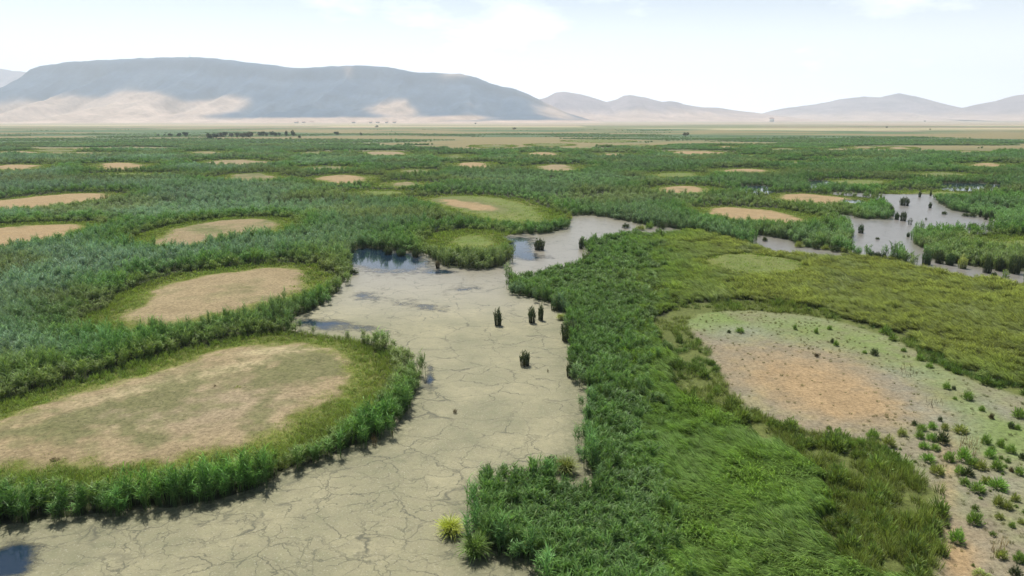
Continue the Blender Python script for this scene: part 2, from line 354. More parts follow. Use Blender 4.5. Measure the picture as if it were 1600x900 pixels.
# ------------------------------------------------------------------ water and the floating algae mat
def open_water(f):
    P = np.stack([f['px'], f['py']], 1)
    b = (1.5 * blob(f, 610, 407, 66, 18, 2) + 1.6 * blob(f, 15, 878, 50, 30, -28) + 1.0 * blob(f, 500, 507, 60, 11, 6) + .5 * blob(f, 660, 478, 55, 7, 8)
         + .5 * blob(f, 728, 450, 38, 6, -8) + .62 * blob(f, 570, 462, 26, 7) + 1.0 * blob(f, 672, 590, 9, 24) + 1.0 * blob(f, 810, 390, 26, 14, 10) + .6 * blob(f, 835, 402, 30, 5) + .7 * blob(f, 810, 375, 30, 8)
         + 1.2 * blob(f, 560, 402, 25, 9) + .9 * blob(f, 690, 425, 25, 4) + .45 * blob(f, 600, 520, 60, 8, 12) + .30 * blob(f, 640, 465, 150, 50) + .25 * blob(f, 850, 385, 80, 30))
    sl = np.full(len(P), 30.0); g = ground_at(f['px'], np.maximum(f['py'], 189))
    for q in ponds[4:]: sl = np.minimum(sl, sdf(g, q))
    return b + 1.0 * (sl < 2)
def sub_sheet(mask_d, f, z, extra=None):
    keepv = mask_d
    F = GFACES; keep = keepv[F].any(1); F = F[keep]
    u, inv = np.unique(F, return_inverse=True)
    V = np.concatenate([GP[u], np.full((len(u), 1), z)], 1)
    return V, inv.reshape(-1, 4), u
near = GP[:, 1] < 1500
V, F, u = sub_sheet((GF['pond'] < 1.0) & near, GF, -.06)
nt = NT('water')
geo = nt.n('ShaderNodeNewGeometry').outputs['Position']
bs = nt.n('ShaderNodeBsdfPrincipled', Roughness=.06, IOR=1.33); bs.inputs['Base Color'].default_value = (.012, .026, .045, 1)
bp = nt.n('ShaderNodeBump', Strength=.25, Distance=.01); nt.l(nt.noise(geo, 1.2, 4, .5), bp.inputs['Height']); nt.l(bp.outputs['Normal'], bs.inputs['Normal'])
nt.l(bs.outputs[0], nt.out.inputs[0])
tag(link('water', mesh_np('water', V, F, nt.m, None, True)), kind='structure')

ow = open_water(GF)
V, F, u = sub_sheet((GF['pond'] < .9) & near & (ow < 1.6), GF, -.035)
fu = {k: v[u] for k, v in GF.items()}
rightp = sstep(940, 1100, fu['px']) * sstep(470, 430, fu['py'])
farm = sstep(520, 400, fu['py'])
nearm = sstep(560, 800, fu['py'])
owu = ow[u] + .16 * rightp
nt = NT('algae_mat')
geo = nt.n('ShaderNodeNewGeometry').outputs['Position']
wn = nt.n('ShaderNodeTexNoise', Scale=.22, Detail=5, Roughness=.6); nt.l(geo, wn.inputs['Vector'])
wa = nt.n('ShaderNodeVectorMath', operation='MULTIPLY_ADD'); nt.l(wn.outputs['Color'], wa.inputs[0]); wa.inputs[1].default_value = (5.5, 5.5, 0); nt.l(geo, wa.inputs[2])
def crack(scale, w0, w1):
    m = nt.n('ShaderNodeMapping'); m.inputs['Scale'].default_value = (.85, 1.1, 0); nt.l(wa.outputs[0], m.inputs['Vector'])
    v = nt.n('ShaderNodeTexVoronoi', feature='DISTANCE_TO_EDGE', Scale=scale); nt.l(m.outputs[0], v.inputs['Vector'])
    return nt.rng(v.outputs['Distance'], w0, w1, 1, 0)
brk = nt.rng(nt.noise(geo, .16, 4, .6), .36, .54); brk2 = nt.rng(nt.noise(geo, .5, 3, .6), .38, .55)
c1 = nt.math('MULTIPLY', crack(.25, .002, .023), brk); c2 = nt.math('MULTIPLY', crack(.55, .001, .034), nt.math('MULTIPLY', brk2, nt.attr('nearm').outputs['Fac']))
c3 = nt.math('MULTIPLY', crack(.1, .0, .006), brk2)
ck = nt.math('MAXIMUM', nt.math('MULTIPLY', c1, .85), nt.math('MAXIMUM', nt.math('MULTIPLY', c2, .8), nt.math('MULTIPLY', c3, .7)))
tanc = nt.mix(nt.rng(nt.noise(geo, .12, 6, .65), .38, .62), (.155, .155, .075), (.285, .26, .14))
tanc = nt.mix(nt.rng(nt.noise(geo, .9, 5, .7), .35, .7), tanc, (.20, .183, .10))
tanc = nt.mix(nt.attr('farm').outputs['Fac'], tanc, (.24, .217, .168))
tanc = nt.mix(nt.attr('rightp').outputs['Fac'], tanc, (.20, .185, .165))
tanc = nt.mix(nt.math('MULTIPLY', nt.rng(nt.noise(geo, 5, 3, .7), .52, .68), .45), tanc, (.10, .10, .05))
tanc = nt.mix(nt.math('MULTIPLY', nt.rng(nt.noise(geo, 7, 2, .7), .6, .72), .5), tanc, (.45, .43, .32))
tanc = nt.mix(nt.math('MULTIPLY', nt.attr('shore').outputs['Fac'], nt.rng(nt.noise(geo, 1.6, 4, .7), .35, .6)), tanc, (.09, .095, .04))
tanc = nt.mix(ck, tanc, (.055, .055, .028))
bs = nt.n('ShaderNodeBsdfPrincipled', Roughness=.6); nt.l(tanc, bs.inputs['Base Color'])
nt.l(nt.math('SUBTRACT', .75, nt.math('MULTIPLY', nt.math('MAXIMUM', nt.attr('farm').outputs['Fac'], nt.attr('rightp').outputs['Fac']), .42)), bs.inputs['Roughness'])
bp = nt.n('ShaderNodeBump', Strength=.35, Distance=.05); nt.l(nt.math('SUBTRACT', nt.noise(geo, 4, 5, .7), ck), bp.inputs['Height']); nt.l(bp.outputs['Normal'], bs.inputs['Normal'])
tr = nt.n('ShaderNodeBsdfTransparent'); mx = nt.n('ShaderNodeMixShader')
holes = nt.math('ADD', nt.attr('open').outputs['Fac'], nt.math('MULTIPLY', nt.math('SUBTRACT', nt.noise(geo, .4, 9, .72), .5), 2.0))
nt.l(nt.rng(holes, .42, 1.05), mx.inputs[0]); nt.l(bs.outputs[0], mx.inputs[1]); nt.l(tr.outputs[0], mx.inputs[2]); nt.l(mx.outputs[0], nt.out.inputs[0])
shore = sstep(-3.5, -.1, fu['pond']) * (.5 + .5 * sstep(560, 700, fu['py']))
me = mesh_np('algae_mat', V, F, nt.m, {'open': ('FLOAT', owu), 'farm': ('FLOAT', farm), 'rightp': ('FLOAT', rightp), 'nearm': ('FLOAT', nearm), 'shore': ('FLOAT', shore)}, True)
tag(link('algae_mat', me), 'pale cracked mat of dried algae and mud floating over the marsh channel and ponds', 'algae', kind='stuff')

# ------------------------------------------------------------------ blades
rng = np.random.default_rng(7)
def ribbon(V, F, T, base, d0, d1, length, width, segs=3, tip0=0., tip1=1., side=None):
    """a blade from base, starting along d0 and bending to d1"""
    p = np.array(base, float); i0 = len(V)
    d0 = d0 / np.linalg.norm(d0); d1 = d1 / np.linalg.norm(d1)
    if side is None:
        a = rng.uniform(0, math.tau); side = np.array([math.cos(a), math.sin(a), 0])
    for k in range(segs + 1):
        t = k / segs; d = d0 * (1 - t) + d1 * t; d /= max(np.linalg.norm(d), 1e-6)
        s = side - d * (side @ d); s /= max(np.linalg.norm(s), 1e-6)
        wd = width * (1 - t ** 2.2) * .5 + .0015
        V.append(p - s * wd); V.append(p + s * wd); T.extend([tip0 + (tip1 - tip0) * t] * 2)
        if k < segs: p = p + d * length / segs
    for k in range(segs): j = i0 + 2 * k; F.append((j, j + 1, j + 3, j + 2))
def rdir(tilt, az=None):
    az = rng.uniform(0, math.tau) if az is None else az
    return np.array([math.cos(az) * math.sin(tilt), math.sin(az) * math.sin(tilt), math.cos(tilt)])
def disc(r):
    a = rng.uniform(0, math.tau); q = r * math.sqrt(rng.uniform()); return np.array([q * math.cos(a), q * math.sin(a), 0.])
def p_reed(n, r, h, w, leaves, lw, ll=1.0):
    V, F, T = [], [], []
    for _ in range(n):
        b = disc(r); hh = h * rng.uniform(.72, 1.08); d = rdir(rng.uniform(0, .16)); d1 = d + rdir(1.2) * rng.uniform(.1, .4)
        ribbon(V, F, T, b, d, d1, hh, w, 3)
        for _ in range(leaves):
            t = rng.uniform(.35, .95); az = rng.uniform(0, math.tau)
            ribbon(V, F, T, b + d * hh * t * .98, rdir(rng.uniform(.5, 1.1), az), rdir(rng.uniform(1.3, 2.1), az), rng.uniform(.4, .8) * ll, lw, 2, t * .9, min(1, t + .25))
    return V, F, T
def p_bush(n, r, h, w, out=.5, droop=1.3):       # leafy arching tussock
    V, F, T = [], [], []
    for _ in range(n):
        b = disc(r); az = math.atan2(b[1], b[0]) + rng.normal(0, .7); t0 = rng.uniform(.05, out)
        ribbon(V, F, T, b, rdir(t0, az), rdir(t0 + rng.uniform(.4, droop), az), h * rng.uniform(.75, 1.2), w, 3)
    return V, F, T
def p_swept(n, r, h, w):                         # combed over by the wind towards -x
    V, F, T = [], [], []
    for _ in range(n):
        b = disc(r); az = math.pi + rng.normal(0, .35)
        ribbon(V, F, T, b, rdir(rng.uniform(.15, .6), az), rdir(rng.uniform(1.35, 1.95), az), h * rng.uniform(1.1, 1.75), w, 4)
    return V, F, T
def veg_mat(name, colour=None, spec=.03, trans=.33, var=.22):
    nt = NT(name)
    if colour is None: c = nt.attr('tint', 'INSTANCER').outputs['Color']
    else:
        rgb = nt.n('ShaderNodeRGB'); rgb.outputs[0].default_value = (*colour, 1); c = rgb.outputs[0]
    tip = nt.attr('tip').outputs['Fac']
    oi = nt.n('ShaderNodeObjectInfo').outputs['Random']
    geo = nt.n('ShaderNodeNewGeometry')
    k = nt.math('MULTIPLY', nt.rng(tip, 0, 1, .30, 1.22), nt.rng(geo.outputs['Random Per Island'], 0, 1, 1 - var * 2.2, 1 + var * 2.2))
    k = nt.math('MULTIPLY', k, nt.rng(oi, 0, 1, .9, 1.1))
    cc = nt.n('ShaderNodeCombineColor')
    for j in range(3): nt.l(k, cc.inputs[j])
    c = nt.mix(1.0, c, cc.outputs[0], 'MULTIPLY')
    c = nt.mix(nt.math('MULTIPLY', nt.rng(geo.outputs['Random Per Island'], .9, .93), .45), c, (.26, .22, .10))
    d = nt.n('ShaderNodeBsdfDiffuse'); t = nt.n('ShaderNodeBsdfTranslucent'); g = nt.n('ShaderNodeBsdfGlossy', Roughness=.55)
    nt.l(c, d.inputs[0]); nt.l(nt.mix(1.0, c, (1.12, 1.1, .62), 'MULTIPLY'), t.inputs[0])
    m1 = nt.n('ShaderNodeMixShader'); m1.inputs[0].default_value = trans; nt.l(d.outputs[0], m1.inputs[1]); nt.l(t.outputs[0], m1.inputs[2])
    m2 = nt.n('ShaderNodeMixShader'); m2.inputs[0].default_value = spec; nt.l(m1.outputs[0], m2.inputs[1]); nt.l(g.outputs[0], m2.inputs[2])
    nt.l(m2.outputs[0], nt.out.inputs[0])
    return nt.m
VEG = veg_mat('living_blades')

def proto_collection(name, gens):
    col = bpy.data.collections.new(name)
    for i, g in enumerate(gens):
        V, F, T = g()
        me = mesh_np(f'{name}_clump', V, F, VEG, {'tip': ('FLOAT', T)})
        o = bpy.data.objects.new(f'{name}_clump_{i:02d}', me); col.objects.link(o)
    return col
def scatter(name, col, P3, rot, scl, idx, tint, label, cat):
    me = bpy.data.meshes.new(name); me.vertices.add(len(P3)); me.vertices.foreach_set('co', np.asarray(P3, np.float32).ravel())
    for an, ty, fld, ar in (('rot', 'FLOAT_VECTOR', 'vector', rot), ('scl', 'FLOAT_VECTOR', 'vector', scl), ('tint', 'FLOAT_COLOR', 'color', np.concatenate([tint, np.ones((len(tint), 1))], 1))):
        a = me.attributes.new(an, ty, 'POINT'); a.data.foreach_set(fld, np.asarray(ar, np.float32).ravel())
    a = me.attributes.new('idx', 'INT', 'POINT'); a.data.foreach_set('value', np.asarray(idx, np.int32))
    me.materials.append(VEG)
    o = link(name, me)
    g = bpy.data.node_groups.new(name, 'GeometryNodeTree')
    g.interface.new_socket('Geometry', in_out='INPUT', socket_type='NodeSocketGeometry'); g.interface.new_socket('Geometry', in_out='OUTPUT', socket_type='NodeSocketGeometry')
    i = g.nodes.new('NodeGroupInput'); out = g.nodes.new('NodeGroupOutput'); ci = g.nodes.new('GeometryNodeCollectionInfo'); ip = g.nodes.new('GeometryNodeInstanceOnPoints')
    ci.inputs['Collection'].default_value = col; ci.inputs['Separate Children'].default_value = True; ci.inputs['Reset Children'].default_value = True
    ip.inputs['Pick Instance'].default_value = True
    def na(n, ty):
        x = g.nodes.new('GeometryNodeInputNamedAttribute'); x.data_type = ty; x.inputs['Name'].default_value = n; return [q for q in x.outputs if q.enabled and q.name == 'Attribute'][0]
    g.links.new(i.outputs[0], ip.inputs['Points']); g.links.new(ci.outputs[0], ip.inputs['Instance'])
    g.links.new(na('idx', 'INT'), ip.inputs['Instance Index']); g.links.new(na('rot', 'FLOAT_VECTOR'), ip.inputs['Rotation']); g.links.new(na('scl', 'FLOAT_VECTOR'), ip.inputs['Scale'])
    g.links.new(ip.outputs[0], out.inputs[0])
    o.modifiers.new('growth', 'NODES').node_group = g
    return tag(o, label, cat, kind='stuff')

# ------------------------------------------------------------------ where everything grows
def sow():
    rings = [(38, 75, .56, 0), (75, 125, .78, 0), (125, 250, 1.25, 1), (250, 450, 2.0, 1), (450, 900, 3.3, 2), (900, 1500, 6.0, 2), (1500, 2100, 9.5, 2)]
    Ps, lod, sp = [], [], []
    for d0, d1, s, l in rings:
        nx = int(2 * (.84 * d1 + 9) / s); ny = int((d1 - d0) / s)
        gx, gy = np.meshgrid(np.arange(nx), np.arange(ny))
        x = (gx - nx / 2) * s + rng.uniform(-.5, .5, gx.shape) * s + (gy % 2) * s * .5; y = d0 + gy * s + rng.uniform(-.5, .5, gx.shape) * s
        m = np.abs(x) < .84 * y + 9
        Ps.append(np.stack([x[m], y[m]], 1)); lod.append(np.full(m.sum(), l)); sp.append(np.full(m.sum(), s))
    return np.concatenate(Ps), np.concatenate(lod), np.concatenate(sp)
P, LOD, SPC = sow()
f = fields(P); n = len(P); D = P[:, 1]; U = rng.uniform(size=n)
px, py = f['px'], f['py']
nA = fbm(P[:, 0] / 5, P[:, 1] / 5, 201); nB = fbm(P[:, 0] / 22, P[:, 1] / 22, 202); nC = fbm(P[:, 0] / 70, P[:, 1] / 45, 203); nD = fbm(P[:, 0] / 2.0, P[:, 1] / 2.0, 204, 2)
dry = f['pond'] > .15 + (rng.uniform(size=n) - .55) * 1.8 * (rng.uniform(size=n) < .5)
inmass = (f['mass'] < 0) & (f['margin'] > 0)
inmargin = (f['margin'] <= 0) & (f['mud'] > 0)
inmud = f['mud'] <= 0
fr = np.array([c[2] for c in CLEAR] + [5.0])[f['ci']] * 1.2
cf = f['clear'] / fr                      # 0 at the soil, 1 where the reeds are full grown
bareamt = np.array([c[1] for c in CLEAR] + [0.0])[f['ci']]
bareamt = np.where(f['ci'] == 5, np.clip(1.15 * blob(f, 735, 322, 62, 9, 8) * (.55 + .9 * fbm(P[:, 0] / 6, P[:, 1] / 9, 55)), 0, 1), bareamt)
def C(*c): return np.array(c)[None, :]
swept = sstep(930, 1060, px + (nA - .5) * 60 - sstep(700, 860, py) * 40)
olive = sstep(940, 1230, px + (nB - .5) * 150) * (1 - .85 * sstep(540, 660, py + (nB - .5) * 90))
def finish(sel, h, tint, variants, swept_dir=False, hvar=.16, wide=1.0):
    m = np.nonzero(sel)[0]; k = len(m)
    rot = np.zeros((k, 3)); rot[:, 2] = rng.uniform(0, math.tau, k)
    if swept_dir: rot[:, 2] = (fbm(P[m, 0] / 7, P[m, 1] / 7, 301) - .5) * 3.4 + .25 + rng.normal(0, .22, k)
    rot[:, 0] = rng.normal(0, .06, k); rot[:, 1] = rng.normal(0, .06, k)
    hh = h[m] * rng.normal(1, hvar, k).clip(.6, 1.5)
    ws = rng.uniform(.85, 1.15, k) * wide * np.clip(hh + .25, .4, 1)
    scl = np.stack([ws, ws, hh], 1)
    z = np.zeros(k) - .03
    idx = LOD[m] * variants + rng.integers(0, variants, k)
    t = tint[m] * rng.uniform(.86, 1.14, k)[:, None]
    return np.concatenate([P[m], z[:, None]], 1), rot, scl, idx, t

# --- tall reeds (height scale 1 = 2.4 m)
is_reed = dry & ~((f['mass'] < 0) | (f['margin'] <= 0)) & (cf > .88)
hole = sstep(.42, .34, nA * .5 + nD * .5) * sstep(3, 8, f['clear']) * (D < 700)
is_reed &= ~(U < hole * .92)
h = (.42 + .62 * nA + .62 * nD * (D < 300) + .31 * (D >= 300)) * (.8 + .4 * nB) * sstep(.1, 1.6, cf)
h *= 1 - .3 * sstep(.55, .7, nC) * sstep(150, 300, D)
h *= 1 - .5 * sstep(620, 1100, D)
blue = C(.21, .335, .225); mid = C(.145, .255, .105); lush = C(.105, .25, .036); yel = C(.19, .25, .045)
wblue = np.clip(sstep(700, 250, px) * .85 + .25 * sstep(.45, .7, nB), 0, 1) * sstep(1.2, 2.6, cf) * sstep(900, 500, D)
tint = lerp(mid, blue, wblue[:, None])
tint = lerp(tint, lush, (np.clip(sstep(3.4, 1.2, cf) * .8 + sstep(560, 650, py) * .6 * sstep(300, 500, px * 0 + 500) + .35 * sstep(1000, 1300, px), 0, 1) * .85)[:, None])
tint = lerp(tint, yel, (sstep(1.5, .8, cf) * .75)[:, None]); tint = lerp(tint, C(.20, .25, .08), (sstep(.50, .72, fbm(P[:, 0] / 35, P[:, 1] / 28, 77)) * .65)[:, None])
tint = tint * (.7 + .6 * nC[:, None]) * (.6 + .55 * nA[:, None] + .35 * nD[:, None])
far_brown = sstep(.47, .60, fbm(P[:, 0] / 260, P[:, 1] / 130, 45, 4)) * sstep(560, 800, D)
patch = fbm(P[:, 0] / 150, P[:, 1] / 70, 88, 4)
is_reed &= ~(far_brown > .3 + .3 * U) & ~((D > 700) & (patch + .06 * U < .30 + .42 * sstep(700, 2000, D))) & ~((D > 1250) & (px > 1050))
reeds = proto_collection('reed', [lambda: p_reed(10, .32, 2.3, .026, 9, .058)] * 4 + [lambda: p_reed(16, .60, 2.35, .05, 7, .095, 1.0)] * 4 + [lambda: p_reed(22, 1.45, 2.4, .12, 5, .22, 1.4)] * 4)
scatter('reed_bed', reeds, *finish(is_reed, h, tint, 4, hvar=.27), 'dense green reed beds spreading over the marsh around the tan clearings', 'reeds')

# --- lush upright grass on the near bank
is_lush = dry & inmass & (U > swept)
hl = (.55 + .5 * nA + .45 * nD) * (.85 + .3 * nB) * np.where(inmargin, .62, 1) * (1 + .25 * sstep(4, .5, f['pond']))
tl = lerp(C(.105, .225, .045), C(.155, .255, .075), nB[:, None]) * (.55 + .5 * nA[:, None] + .5 * nD[:, None]); tl = lerp(tl, C(.25, .30, .08), (olive * .5)[:, None])
lushc = proto_collection('bank_grass', [lambda: p_reed(13, .42, 1.35, .03, 8, .062, .85)] * 4 + [lambda: p_reed(22, .75, 1.35, .05, 7, .095, .95)] * 4 + [lambda: p_bush(30, 2.2, 1.5, .3)] * 4)
scatter('bank_grass', lushc, *finish(is_lush, hl, tl, 4, hvar=.26), 'bright green upright grass filling the bank right of the pale channel', 'grass')

# --- wind-combed sedge
is_sw = dry & inmass & (U <= swept)
hs = (.6 + .8 * nA) * (.6 + .8 * nD)
is_sw &= f['clear'] > .4; is_lush &= f['clear'] > .4; is_sw &= ~((nD * .6 + nA * .4 < .30) & (U < .8)); is_lush &= ~((nD * .6 + nA * .4 < .31) & (U < .85))
ts = lerp(C(.18, .32, .06), C(.33, .39, .12), olive[:, None]) * (.55 + .5 * nA[:, None] + .5 * nD[:, None])
swc = proto_collection('sedge', [lambda: p_swept(48, .42, 1.05, .055)] * 4 + [lambda: p_swept(52, .95, 1.0, .09)] * 4 + [lambda: p_swept(30, 2.4, 1.0, .3)] * 4)
scatter('sedge_meadow', swc, *finish(is_sw, hs, ts, 4, True), 'olive green sedge meadow combed flat by the wind on the right', 'sedge')

# --- short grass: fringes of the clearings, green clearings, margin of the mud flat
greenin = (cf <= .95) & (cf > -.1 - .55 * U ** 2) | ((f['clear'] < 0) & (U < (1 - bareamt) * .9))
mixm = inmargin & (nA > .47 + .12 * (py < 690)) & (py > 560)
is_short = dry & ((greenin & ~inmass & (f['margin'] > 0)) | (inmargin & (U < .85)) | (inmass & (f['clear'] < 2)))
is_short &= ~(inmargin & (nD * .5 + nA * .5 < .42))
hf = .55 + .6 * sstep(0, .95, cf) + .5 * nA + .5 * (bareamt < .5) * nD
hf = np.where(inmargin, .3 + 1.9 * nD * nD * 1.3 + .9 * sstep(640, 760, py) * nD + .3 * nA, hf)
tf = lerp(C(.33, .42, .08), C(.22, .37, .06), nA[:, None]) * (.75 + .5 * nD[:, None]); tf = np.where(inmargin[:, None], lerp(C(.12, .23, .045), C(.23, .30, .065), sstep(.38, .62, nB)[:, None]) * (.6 + .5 * nA[:, None] + .5 * nD[:, None]), tf)
shc = proto_collection('fringe_grass', [lambda: p_bush(42, .42, .55, .032, .8, 1.3)] * 4 + [lambda: p_bush(30, .8, .55, .10, .8, 1.2)] * 4 + [lambda: p_bush(24, 2.0, .6, .3, .8, 1.2)] * 4)
# a little extra in the mud flat and on the soils: single low tussocks
sp1 = inmud & (U < .09 + .28 * sstep(.52, .7, nA) + .10 * blob(f, 1200, 508, 170, 18, 5) + .12 * blob(f, 1440, 590, 120, 14, 25)) & dry
sp2 = (f['clear'] < 0) & (bareamt > .5) & (U < .05 + .30 * sstep(.5, .62, nA) * (.3 + nD)) & (D < 260)
hf = np.where(sp1, .25 + .5 * nD, hf); hf = np.where(sp2, .22 + .3 * nD, hf)
tf = np.where((sp1 | sp2)[:, None], lerp(C(.16, .22, .07), C(.28, .26, .11), nA[:, None]), tf)
a = finish(is_short, hf, tf, 4); b = finish(sp1 | sp2, hf, tf, 4, wide=.42)
scatter('fringe_grass', shc, *[np.concatenate([q, r_]) for q, r_ in zip(a, b)], 'short yellow green grass fringing the bare clearings', 'grass')
print('INSTANCES', is_reed.sum(), is_lush.sum(), is_sw.sum(), is_short.sum(), (sp1 | sp2).sum())
#@@THINGS
# ------------------------------------------------------------------ hills round the plain
def hill(name, crest, Dist, foot, prof, colour_fn, seed, back=1200, gully=.40, nx=260):
    pts = np.array([air_at(x, y, Dist) for x, y in crest]); xs = np.linspace(pts[0, 0], pts[-1, 0], nx); zc = np.interp(xs, pts[:, 0], pts[:, 2]) + 2
    zc = zc + (fbm(xs / 90, xs * 0, seed, 3) - .5) * 15 * np.clip(zc / 200, 0, 1)
    tt = np.concatenate([np.linspace(0, 1, 46), np.linspace(1, 1.35, 8)[1:], [1.7, 2.0]])
    X, T = np.meshgrid(xs, tt)
    Y = np.where(T <= 1, Dist - foot * (1 - T), Dist + back * (T - 1)) + (fbm(X / 800, X * 0, seed + 3, 3) - .5) * 500 * np.clip(1 - T, 0, 1)
    s = np.where(T <= 1, np.interp(T, prof[0], prof[1]), np.clip(1 - (T - 1) ** 1.5, 0, 1))
    rid = 1 - np.abs(2 * fbm(X / 420 + .3 * fbm(X / 900, Y / 900, seed + 9), Y / 2200, seed + 5, 5) - 1)
    g = (rid - .75) * gully * 4 * np.clip(T, 0, 1) * np.clip(1 - T, 0, 1)
    Z = zc[None, :] * (s + g * np.clip(T / .12, 0, 1)) - 2.2 * (T < .01) - 1.0
    Z = np.maximum(Z, -1.2)
    V = np.stack([X, Y, Z], -1).reshape(-1, 3)
    nr, nc = X.shape; i = np.arange((nr - 1) * nc).reshape(nr - 1, nc)[:, :-1].ravel()
    F = np.stack([i, i + 1, i + nc + 1, i + nc], 1)
    ff = {}; ff['px'], ff['py'] = chart(V[:, :2])
    dep = V[:, 1] * CP + (CAM_H - V[:, 2]) * SP; up = V[:, 1] * SP - (CAM_H - V[:, 2]) * CP
    ff['px'] = 800 + FPX * V[:, 0] / dep; ff['py'] = 450 - FPX * up / dep
    ff['T'] = T.ravel(); ff['x'] = V[:, 0]; ff['y'] = V[:, 1]; ff['z'] = V[:, 2]; ff['rid'] = rid.ravel()
    col = colour_fn(ff)
    o = link(name, mesh_np(name, V, F, ROCK, {'rock_and_shade_colour': ('FLOAT_COLOR', col)}, True))  # rock tones; on the mesa the painted cloud shadow as well
    return tag(o, kind='structure')
nt = NT('hill_rock')
geo = nt.n('ShaderNodeNewGeometry').outputs['Position']
k = nt.math('MULTIPLY', nt.rng(nt.noise(geo, .004, 8, .65), .3, .7, .75, 1.25), nt.rng(nt.noise(geo, .03, 4, .6), .3, .7, .85, 1.15))
cc = nt.n('ShaderNodeCombineColor')
for j in range(3): nt.l(k, cc.inputs[j])
bs = nt.n('ShaderNodeBsdfPrincipled', Roughness=1.0); bs.inputs['Specular IOR Level'].default_value = 0
nt.l(nt.mix(1.0, nt.attr('rock_and_shade_colour').outputs['Color'], cc.outputs[0], 'MULTIPLY'), bs.inputs['Base Color']); nt.l(bs.outputs[0], nt.out.inputs[0])
ROCK = nt.m
MES = ([0, .2, .45, .7, .86, .93, 1], [0, .06, .20, .46, .70, .90, 1])
HILLP = ([0, .25, .5, .75, 1], [0, .10, .32, .66, 1])
def col_mesa_cloud_shade(f):
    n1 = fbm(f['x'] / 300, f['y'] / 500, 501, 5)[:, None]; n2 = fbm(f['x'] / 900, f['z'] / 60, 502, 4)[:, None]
    c = lerp(C(.055, .09, .145), C(.11, .14, .18), n1)  # dark blue slopes: a cloud's shadow painted into the rock colour
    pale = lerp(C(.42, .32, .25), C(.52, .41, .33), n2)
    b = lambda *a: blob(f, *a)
    w = 1.6 * b(95, 178, 160, 22) + 1.5 * b(228, 160, 42, 14, 8) + 1.2 * b(335, 165, 45, 13, -8) + .9 * b(180, 168, 90, 12) + 1.0 * b(618, 174, 42, 12, 5) + .35 * b(625, 157, 20, 8) + .95 * b(890, 164, 48, 22) + .9 * b(500, 186, 200, 3) + .7 * b(720, 184, 60, 4) + .35 * b(545, 112, 30, 10, 60) + .3 * b(720, 118, 30, 5) + .5 * b(390, 122, 8, 3)  # pale soil where the painted cloud shadow leaves the slopes sunlit
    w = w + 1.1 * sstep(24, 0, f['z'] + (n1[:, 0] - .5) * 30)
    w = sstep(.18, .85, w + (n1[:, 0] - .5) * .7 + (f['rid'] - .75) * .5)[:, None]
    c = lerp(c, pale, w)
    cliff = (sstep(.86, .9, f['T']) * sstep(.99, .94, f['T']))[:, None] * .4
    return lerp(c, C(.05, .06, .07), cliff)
def col_hill(f):
    n1 = fbm(f['x'] / 260, f['y'] / 500, 511, 5)[:, None]
    hi = sstep(20, 170, f['z'] + (n1[:, 0] - .5) * 160)[:, None]
    return lerp(lerp(C(.42, .32, .26), C(.50, .38, .31), n1), lerp(C(.19, .165, .18), C(.34, .28, .28), n1), hi)
hill('hill', [(-420,150),(-300,110),(-150,98),(-50,102),(0,107),(20,111),(45,113),(80,119),(150,140),(230,184)], 11000, 2400, HILLP, col_hill, 11)
hill('hill', [(-600,184),(1190,179),(1215,171),(1280,162),(1320,154),(1350,151),(1375,152),(1405,146),(1430,150),(1465,160),(1495,169),(1520,173),(1560,184)][1:], 11200, 2400, HILLP, col_hill, 12)
hill('hill', [(1420,184),(1480,177),(1508,170),(1540,161),(1568,156),(1590,149),(1620,147),(1700,150),(1800,140),(1950,184)], 10000, 2300, HILLP, col_hill, 13)
hill('hill', [(780,184),(800,172),(830,158),(855,152),(868,145),(882,144),(905,147),(930,154),(947,160),(962,156),(975,150),(985,149),(1010,153),(1035,159),(1048,158),(1075,164),(1100,168),(1120,168),(1150,173),(1190,177),(1230,184)], 9000, 1900, HILLP, col_hill, 14)
mesa = hill('mesa', [(-120,184),(-60,172),(-20,162),(0,153),(30,130),(53,113),(58,111),(62,103),(85,100),(110,97),(200,92),(260,90),(297,89),(340,92),(400,99),(470,107),(500,105),(540,102.5),(600,104),(640,112),(700,115),(720,115),(745,122),(757,126),(765,131),(800,138),(825,147),(850,160),(880,174),(910,184)], 7200, 2300, MES, col_mesa_cloud_shade, 15, nx=420)

# ------------------------------------------------------------------ air
me = bpy.data.meshes.new('haze')
x0, x1, y0, y1, z0, z1 = -48000, 48000, -400, 13900, -3.2, 900
me.from_pydata([(x, y, z) for x in (x0, x1) for y in (y0, y1) for z in (z0, z1)], [], [(0, 1, 3, 2), (4, 6, 7, 5), (0, 4, 5, 1), (2, 3, 7, 6), (0, 2, 6, 4), (1, 5, 7, 3)])
m = bpy.data.materials.new('haze'); m.use_nodes = True; m.node_tree.nodes.clear()
o_ = m.node_tree.nodes.new('ShaderNodeOutputMaterial'); pv = m.node_tree.nodes.new('ShaderNodeVolumePrincipled')
pv.inputs['Color'].default_value = (.80, .90, 1.0, 1); pv.inputs['Density'].default_value = HAZE; pv.inputs['Anisotropy'].default_value = .4
m.node_tree.links.new(pv.outputs[0], o_.inputs['Volume']); me.materials.append(m)
tag(link('haze', me), 'pale summer haze veiling the plain and the far hills', 'haze', kind='stuff')

